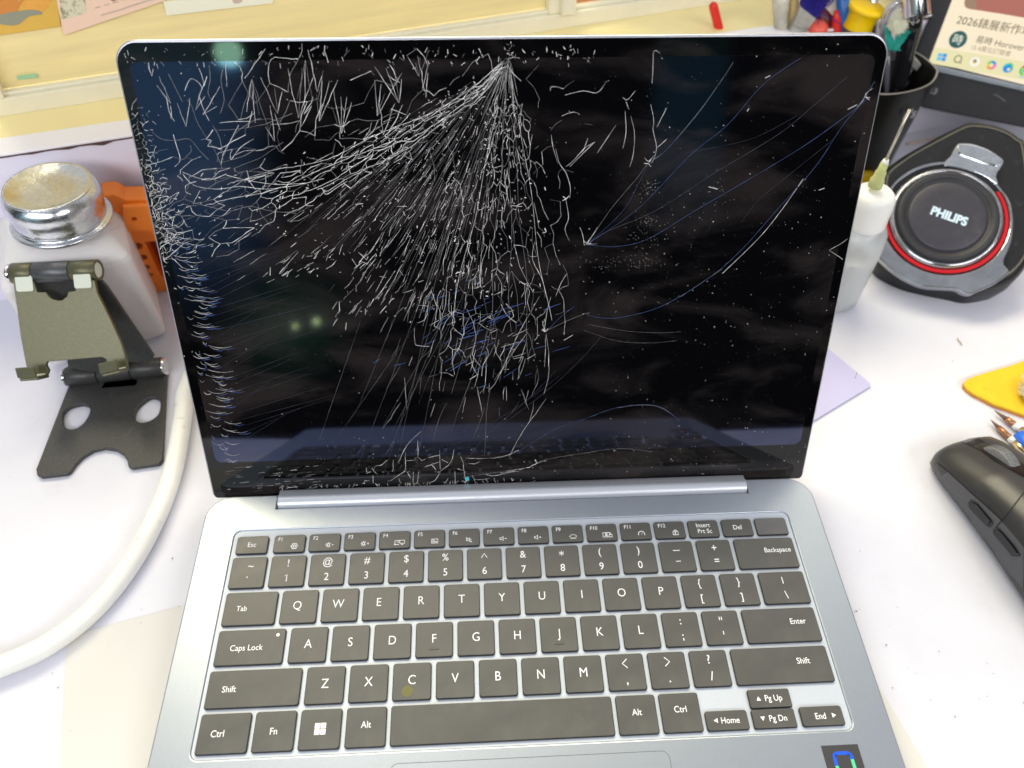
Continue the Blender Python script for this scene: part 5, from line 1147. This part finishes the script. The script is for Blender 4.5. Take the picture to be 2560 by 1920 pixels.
mb = MB(); mb.tube([ty(c4, 560, -60, YT + .010), ty(c4, 548, 120, YT + .010), ty(c4, 545, 300, YT + .010), V((.278, .268, .012))], [.0024, .0026, .0026, .002], 12); tag(mb.build('copper_rod', 'copper'), 'slim copper coloured rod behind the cream slip', 'rod')
# yellow item behind the laptop edge at desk level
p0 = at_z(1868, 388, .008); mb = MB(); mb.tube([p0 + V((-.03, .004, 0)), p0 + V((-.004, 0, 0)), p0 + V((.0035, 0, 0)), p0 + V((.0055, 0, 0))], [.0085, .0085, .0075, .004], 20)
tag(mb.build('yellow_bottle', 'yellow_plastic'), 'yellow plastic bit peeping between laptop lid and squeeze bottle', 'yellow bit')

# ================================================================== monitor
mo = V((0.3220, 0.2695, 0.074)); me_ = V((0.852, -0.524, 0)).normalized(); mbk = V((.524, .852, 0)).normalized(); tau = R_(16)
mup = V((0, 0, 1)) * math.cos(tau) + mbk * math.sin(tau); mn = me_.cross(mup).normalized()
if mn.dot(CAM - mo) < 0: mn = -mn
MF = (mo, me_, mup, mn)
mon = thing('monitor', 'black desktop monitor lit with a video page, top right corner', 'monitor', V((mo.x + .05, mo.y + .02, .03)))
def mp(x, y, f_=c4): P_ = on(*f_(x, y), mo, mn) - mo; return P_.dot(me_), P_.dot(mup)
body = [mp(1340, 938), mp(2212, 1110), (.30, mp(2212, 1110)[1] * 1.0 - .02), (.30, .2), (-.035, .2), (-.035, -.01), mp(1250, 860)]
body = [mp(1340, 938), mp(2212, 1110), (mp(2212, 1110)[0] * 3 - mp(1340, 938)[0] * 2, mp(2212, 1110)[1] * 3 - mp(1340, 938)[1] * 2), (.28, .19), (-.036, .19), (-.036, .031), (-.012, .029), (-.012, mp(1340, 938)[1] + .004)]
mb = MB(); plate(mb, body, [], MF, -.0075, -.0012, 0, bevel=.0015); mb.build('casing', 'mon_black', mon)
mb = MB(); mb.box(mo + me_ * .06 + mup * .02 - mn * .0075, me_ * .05, -mn * .02, mup * .05); mb.box(mo + me_ * .07 - mn * .045 + V((0, 0, -.035)), me_ * .03, -mn * .03, V((0, 0, .10))); mb.build('mount', 'mon_black', mon)
sc0, sc1, sc2, sc3 = mp(1390, 530), mp(2212, 733), None, mp(1590, 0)
dirb = ((sc1[0] - sc0[0]), (sc1[1] - sc0[1])); dirl = ((sc3[0] - sc0[0]), (sc3[1] - sc0[1]))
def sq_(a, b): return (sc0[0] + dirb[0] * a + dirl[0] * b, sc0[1] + dirb[1] * a + dirl[1] * b)
mb = MB(); plate(mb, [sq_(0, 0), sq_(3, 0), sq_(3, 3.5), sq_(0, 3.5)], [], MF, -.0010, -.0004); scr = mb.build('screen', 'scr_page', mon)
mb = MB(); a0, a1 = mp(1395, 560), mp(2212, 752); b0_, b1_ = mp(1470, 640), mp(2212, 790)
ext = lambda p_, q_: (q_[0] * 3 - p_[0] * 2, q_[1] * 3 - p_[1] * 2)
mb = MB(); q0, q1, q2, q3 = mp(1385, 548), mp(2212, 742), mp(2212, 788), mp(1400, 605)
plate(mb, [q3, q2, ext(q3, q2), ext(q0, q1), q1, q0], [], MF, -.0012, .0012, 0, bevel=.0005); mb.build('trim_strip', 'mon_strip', mon)
mz = crop(2240, 40, 6.9125); mz2 = crop(2240, 0, 5.184)
def mpoly(P_, off, f_=mz): return [mp(x, y, f_) for x, y in P_]
mb = MB()
def mplate(P_, off, mi, f_=mz): plate(mb, [mp(x, y, f_) for x, y in P_], [], MF, off, off + .00006, mi)
MM = ['scr_bar', 'scr_brown', 'scr_grey', 'scr_photo', 'scr_photo_edge', 'scr_teal', 'scr_cream', 'scr_blue', 'scr_lblue', 'scr_green', 'scr_red', 'scr_pink', 'scr_orange', 'scr_yellow', 'scr_white', 'scr_cyan']
IDX = {n_: i for i, n_ in enumerate(MM)}
tb0, tb1 = mp(665, 540), mp(2212, 790)
k3 = lambda p_, q_: (q_[0] + (q_[0] - p_[0]) * 1.5, q_[1] + (q_[1] - p_[1]) * 1.5)
A1, A2, A3, A4 = mp(665, 540, mz), mp(2212, 790, mz), mp(2212, 1108, mz), mp(560, 815, mz)
plate(mb, [A4, A3, k3(A4, A3), k3(A1, A2), A2, A1], [], MF, -.0004, -.0003, 0)
# picture block
ph = [(900, -60), (885, 40), (895, 90), (940, 115), (1300, 170), (1659, 230)]
P_ = [mp(x, y, mz2) for x, y in ph]; plate(mb, P_ + [k3(P_[3], P_[5]), (P_[5][0] + .15, P_[0][1] + .1), (P_[0][0] + .01, P_[0][1] + .1)], [], MF, -.0004, -.0003, IDX['scr_photo'])
plate(mb, [mp(x, y, mz2) for x, y in [(905, -40), (895, 60), (915, 95), (950, 108), (1050, 122), (1040, 40), (1000, -60)]], [], MF, -.0003, -.00025, IDX['scr_photo_edge'])
def mtext(t_, p0, p1, mi, f_=mz, bold=.01, sy=1.0):
    a_, b_ = mp(*p0, f_), mp(*p1, f_); put_text(mb, t_, a_[0], a_[1], 1, MF, -.0002, mi, 'L', bold, math.atan2(b_[1] - a_[1], b_[0] - a_[0]), sy, math.dist(a_, b_))
mtext('2026\u9336\u5c55\u65b0\u4f5c\u5747', (1035, 125), (2320, 345), IDX['scr_brown'], bold=0)
ccx = [mp(x, y, mz) for x, y in ((905, 420), (1235, 385), (1130, 272), (1015, 555), (930, 320), (1215, 470))]
ce = (sum(a for a, b in ccx[:4]) / 4, sum(b for a, b in ccx[:4]) / 4); cr_ = (math.dist(ccx[0], ccx[1]) + math.dist(ccx[2], ccx[3])) / 4
plate(mb, circ(*ce, cr_, n=36)[:-1], [], MF, -.0004, -.0003, IDX['scr_teal'])
put_text(mb, '\u6642', ce[0], ce[1] - cr_ * .45, cr_ * 1.25, MF, -.0002, IDX['scr_cream'], 'C', 0)
mtext('\u6613\u6642 Horoverse', (1365, 450), (2330, 625), IDX['scr_brown'], bold=0)
mtext('15.4\u842c\u4f4d\u8a02\u95b1\u8005', (1295, 575), (1965, 695), IDX['scr_grey'], bold=0)
for q, m_ in (([(735, 640), (805, 648), (795, 705), (715, 700)], 'scr_lblue'), ([(815, 650), (883, 657), (868, 715), (803, 708)], 'scr_blue'), ([(712, 712), (790, 716), (775, 772), (697, 765)], 'scr_lblue'), ([(800, 718), (862, 726), (848, 783), (783, 774)], 'scr_blue')): mplate(q, -.00028, IDX[m_])
def mring(f_, c_, r_, w_, a0_, a1_, mi, rot0=0):
    cx_, cy_ = mp(*c_, f_); L = circ(cx_, cy_, r_, a0_, a1_, 14); mb.ribbon(L, w_, mi, -.0002, MF)
mring(mz, (1072, 745), .00235, .0006, 0, 360, IDX['scr_brown']); q1, q2 = mp(1100, 785, mz), mp(1122, 825, mz); mb.ribbon([q1, q2], .0006, IDX['scr_brown'], -.0002, MF)
wc = mp(1362, 795, mz); plate(mb, circ(*wc, .0032)[:-1], [], MF, -.0004, -.00028, IDX['scr_white']); plate(mb, circ(wc[0] - .0002, wc[1] + .0005, .0013)[:-1], [], MF, -.00028, -.00022, IDX['scr_grey']); plate(mb, circ(wc[0] - .0001, wc[1] - .0009, .0007)[:-1], [], MF, -.00028, -.00021, IDX['scr_yellow'])
for (a0_, a1_, m_) in ((20, 110, 'scr_blue'), (110, 170, 'scr_green'), (170, 215, 'scr_yellow'), (215, 300, 'scr_orange'), (300, 380, 'scr_pink')): mring(mz, (1648, 850), .0022, .0016, a0_, a1_, IDX[m_])
ec = mp(1935, 900, mz); plate(mb, circ(*ec, .0032)[:-1], [], MF, -.0004, -.00028, IDX['scr_blue']); mring(mz, (1950, 880), .0021, .0013, -20, 110, IDX['scr_green']); mring(mz, (1925, 890), .0022, .0013, 95, 170, IDX['scr_cyan']); plate(mb, circ(ec[0] + .0008, ec[1] - .0008, .0011)[:-1], [], MF, -.0002, -.0001, IDX['scr_bar'])
for (a0_, a1_, m_) in ((30, 150, 'scr_red'), (150, 270, 'scr_green'), (270, 390, 'scr_yellow')): mring(mz, (2235, 945), .0028, .0018, a0_, a1_, IDX[m_])
gc = mp(2235, 945, mz); plate(mb, circ(*gc, .0014)[:-1], [], MF, -.0002, -.0001, IDX['scr_blue'])
mplate([(2120, 1040), (2330, 1075), (2330, 1088), (2120, 1053)], -.00028, IDX['scr_lblue'])
mb.build('screen_content', MM, scr, keep=True)
mb = MB(); a_ = mp(590, 1335, mz); put_text(mb, ':3', a_[0], a_[1], .0062, MF, -.0010, 0, 'L', .02, -.05); P_ = [mp(x, y, mz) for x, y in ((1690, 1355), (1780, 1395), (1890, 1480))]; mb.ribbon(P_, .0003, 0, -.0010, MF)
mb.build('mark', 'grey_mark', mon, keep=True)
# thin grey cord lying on the desk behind the speaker
mb = MB(); mb.tube(smooth_pts([at_z(*c4(1200, 1245), .0012), at_z(*c4(1500, 1180), .0012), at_z(*c4(1700, 1110), .0012), V((.42, .28, .0012))], 4), .0010, 8)
tag(mb.build('thin_cord', 'print_grey'), 'thin grey cord on the desk between tub and speaker', 'cord')

# ================================================================== yellow pad, brush, tips
cy_ = crop(2320, 840, 5.183)
P = [(470, 625), (478, 590), (510, 555), (620, 512), (900, 428), (1060, 385), (1244, 318), (1500, 240), (1600, 400), (1560, 1060), (1480, 1085), (1244, 1015), (1000, 925), (860, 880), (740, 815), (600, 745), (510, 680)]
tp = [at_z(*cy_(*q), .0034) for q in P]
mb = MB(); plate(mb, [(q.x, q.y) for q in tp], [], XYF(0), .0016, .0034, 0, bevel=.0006); plate(mb, [(q.x - .0001, q.y) for q in tp], [], XYF(0), .0003, .0016, 1)
tag(mb.build('sponge_pad', ['yellow_pad', 'pad_edge']), 'worn yellow triangular pad on the desk at the right edge', 'pad')
bb = thing('bristle_brush', 'brush with splayed tan bristles lying on the yellow pad', 'brush', at_z(*cy_(1500, 760), .004))
mb = MB(); b0_ = at_z(*cy_(1430, 850), .008)
for i in range(240):
    e_ = at_z(*cy_(1150 + rb.random() * 110, 600 + rb.random() * 160), .0042 + rb.random() * .003) if rb.random() < .6 else at_z(*cy_(1200 + rb.random() * 80, 480 + rb.random() * 330), .004 + rb.random() * .005)
    s0 = b0_ + V((rb.uniform(-.003, .003), rb.uniform(-.003, .003), rb.uniform(-.002, .002))); mb.tube([s0, s0.lerp(e_, .5) + V((0, 0, .001)), e_], [.00028, .00024, .00012], 4, cap=False)
mb.build('bristles', 'tan_bristle', bb)
mb = MB(); mb.tube([b0_ + V((-.002, .001, 0)), b0_ + V((.03, -.015, .001)), b0_ + V((.09, -.05, .0))], [.0045, .005, .004], 16); mb.build('handle', 'tan_wood', bb)
for nm, lab, L, segs in (('fine_brush', 'upper of two copper tipped tools, nearest the yellow pad', [(862, 968), (1010, 1072), (1118, 1150), (1190, 1208), (1420, 1400)], [('dark_tip', .0002, .0014), ('copper', .0018, .0019), ('white_cap', .0021, .0021), ('gold', .0022, .0024)]),
                         ('fine_brush', 'lower copper tipped tool beside the mouse nose', [(812, 1085), (910, 1182), (1060, 1320), (1120, 1375), (1300, 1540)], [('dark_tip', .0002, .0012), ('copper', .0016, .0018), ('white_cap', .0020, .0020), ('gold', .0022, .0022)])):
    W3 = [at_z(*cy_(*q), .0026) for q in L]; t_ = thing(nm, lab, 'brush', W3[2], 'fine copper tipped tools')
    for (m_, r0, r1), a_, b_, pn in zip(segs, W3, W3[1:], ('tip', 'ferrule', 'collar', 'handle')):
        mb = MB(); mb.tube([a_, a_.lerp(b_, .5), b_], [r0, (r0 + r1) / 2 * 1.05, r1], 14); mb.build(pn, m_, t_)
a_, b_ = at_z(*cy_(1150, 1270), .004), at_z(*cy_(1600, 1700), .006)
mb = MB(); mb.tube([a_, a_.lerp(b_, .03), a_.lerp(b_, .3), b_], [.002, .0038, .0042, .0042], 20); tag(mb.build('blue_tool', 'blue_grip'), 'blue handle end between copper tipped tool and mouse', 'handle')

# ================================================================== mouse
mo_f = V((0.2495, -0.0275, 0)); mdir = V((0.25, -0.968, 0)).normalized(); msd = V((-.968, -.25, 0)).normalized()   # backwards, and to its left side
Lm = .122
def mw(t): return interp(t, [(0, .0150), (.02, .0190), (.06, .0212), (.12, .0225), (.3, .0235), (.5, .0250), (.8, .0290), (.93, .024), (1, .010)])
def mh(t): return interp(t, [(0, .0135), (.02, .0170), (.06, .0195), (.12, .0225), (.25, .0290), (.45, .0350), (.65, .0375), (.8, .034), (.93, .022), (1, .010)])
mb = MB(); nt_, na = 44, 36; vs_ = []
for i in range(nt_ + 1):
    t = i / nt_; w_, h_ = mw(t), mh(t)
    for j in range(na):
        a = 2 * math.pi * j / na; c_, s__ = math.cos(a), math.sin(a)
        e_ = .62
        x_ = w_ * math.copysign(abs(c_) ** e_, c_); z_ = math.copysign(abs(s__) ** (.8 if s__ > 0 else .3), s__)
        z = h_ * .42 + (h_ * .58 * z_ if z_ > 0 else h_ * .41 * z_)
        flare = 1 - .10 * max(0, (z / h_ - .55)) - .10 * max(0, .35 - z / h_)
        vs_.append(mo_f + mdir * (Lm * t) + msd * (x_ * flare) + V((0, 0, z + .0006)))
fs_ = [(i * na + j, i * na + (j + 1) % na, (i + 1) * na + (j + 1) % na, (i + 1) * na + j) for i in range(nt_) for j in range(na)]
mi_ = []
mb.add(vs_, fs_, 0, True); mb.poly(vs_[:na]); mb.poly(vs_[-na:])
ms = thing('mouse', 'black computer mouse with ribbed wheel, cut off by the right edge', 'mouse', mo_f + mdir * .06)
bvh = BVHTree.FromPolygons([tuple(v_) for v_ in mb.v], mb.f)
cm = crop(2300, 1060, 3.7696)
mbody = mb.build('body', ['mouse_top'], ms)
def hit(u, v):
    r_ = bvh.ray_cast(CAM, ray(u, v)); return (r_[0], r_[1]) if r_[0] else (None, None)
def surf_line(P_, w, off, mb_, mi=0, f_=cm, sub=6):
    Q = []
    for (a, b), (c_, d_) in zip(P_, P_[1:]):
        for k_ in range(sub): Q.append((a + (c_ - a) * k_ / sub, b + (d_ - b) * k_ / sub))
    Q.append(P_[-1]); H = [hit(*f_(*q)) for q in Q]; H = [(p_, n_) for p_, n_ in H if p_]
    if len(H) < 2: return
    vs2 = []
    for i, (p_, n_) in enumerate(H):
        if n_.dot(CAM - p_) < 0: n_ = -n_
        t_ = (H[min(i + 1, len(H) - 1)][0] - H[max(i - 1, 0)][0]).normalized(); s2 = t_.cross(n_).normalized() * w / 2
        vs2 += [p_ + s2 + n_ * off, p_ - s2 + n_ * off]
    mb_.add(vs2, [(2 * i, 2 * i + 1, 2 * i + 3, 2 * i + 2) for i in range(len(H) - 1)], mi)
def surf_poly(P_, off, mb_, mi=0, f_=cm, n=8):
    # two side lists of equal length -> strip grid on the surface
    A_, B_ = P_
    G = []
    for q0, q1 in zip(A_, B_):
        row = []
        for k_ in range(n + 1):
            t = k_ / n; h_, n_ = hit(*f_(q0[0] + (q1[0] - q0[0]) * t, q0[1] + (q1[1] - q0[1]) * t))
            if h_ is None: row.append(None); continue
            if n_.dot(CAM - h_) < 0: n_ = -n_
            row.append(h_ + n_ * off)
        G.append(row)
    for i in range(len(G) - 1):
        for k_ in range(n):
            q = [G[i][k_], G[i][k_ + 1], G[i + 1][k_ + 1], G[i + 1][k_]]
            if all(x_ is not None for x_ in q): mb_.add(q, [(0, 1, 2, 3)], mi, True)
mb = MB()
seam = [(165, 365), (280, 460), (400, 570), (520, 680), (640, 785), (700, 840), (775, 905)]
surf_line(seam, .0007, .00022, mb); surf_line([(690, 1005), (730, 960), (790, 890), (840, 830), (900, 750), (980, 645)], .0006, .00022, mb)
surf_line([(640, 785), (665, 795)], .0012, .0003, mb)
if mb.v: mb.build('panel_seam', 'seam', ms, keep=True)
mb = MB()   # side wall, matte
def lerp2(a, b, t): return (a[0] + (b[0] - a[0]) * t, a[1] + (b[1] - a[1]) * t)
sideA = seam[:6] + [(760, 910), (830, 985), (920, 1090), (980, 1165)]
sideB = [(137, 430), (150, 560), (250, 720), (350, 850), (430, 950), (500, 1040), (560, 1110), (680, 1260), (800, 1400), (975, 1600)]
surf_poly((sideA, sideB), .00012, mb, n=10)
if mb.v: mb.build('side_wall', 'mouse_side', ms, keep=True)
for P_ in ([(485, 715), (540, 745), (685, 915), (688, 940), (665, 968), (640, 960), (470, 785), (465, 745)], [(735, 975), (790, 1030), (900, 1160), (948, 1235), (930, 1240), (875, 1238), (700, 1030), (700, 1005)]):
    mb = MB(); surf_line(P_ + [P_[0]], .0007, .0004, mb)
    cxp = sum(a for a, b in P_) / 8; cyp = sum(b for a, b in P_) / 8
    h_, n_ = hit(*cm(cxp, cyp))
    if h_ is None: continue
    hp = [hit(*cm(cxp + (a - cxp) * .86, cyp + (b - cyp) * .86)) for a, b in P_]
    if all(q[0] is not None for q in hp):
        tpv = [q[0] + (q[1] if q[1].dot(CAM - q[0]) > 0 else -q[1]) * .0012 for q in hp]; lo_ = [q[0] for q in hp]; n8 = len(tpv)
        mb.add(tpv + lo_, [tuple(range(n8))] + [(i, (i + 1) % n8, n8 + (i + 1) % n8, n8 + i) for i in range(n8)], 0)
    mb.build('side_button', 'black_gloss', ms, keep=True)
mb = MB(); surf_poly(([(360, 150), (440, 120), (480, 106)], [(560, 248), (640, 225), (692, 210)]), .0003, mb, 0, n=6); surf_poly(([(560, 248), (700, 350), (860, 440), (990, 510)], [(692, 210), (830, 270), (950, 350), (1050, 400)]), .0003, mb, 0, n=6)
if mb.v: mb.build('wheel_channel', 'black_gloss', ms, keep=True)
p1, n1 = hit(*cm(860, 300))
wc_ = at_z(*cm(770, 380), .0235); hh, hn = hit(*cm(800, 330))
if hh:
    wd = (msd * -1); cW = hh - V((0, 0, .0085)) + mdir * .001
    mb = MB(); rW = .0128; mb.lathe([(.003, -.0032), (rW * .93, -.0032), (rW, -.0022), (rW, .0022), (rW * .93, .0032), (.003, .0032)], cW, wd, 56)
    for k_ in range(56):
        a = 2 * math.pi * k_ / 56; dv = mdir * math.cos(a) + V((0, 0, 1)) * math.sin(a); mb.box(cW + dv * (rW - .0004) - wd * .0021 - dv.cross(wd) * .0002, wd * .0042, dv.cross(wd) * .0004, dv * .0007)
    mb.build('scroll_wheel', 'wheel_grey', ms)
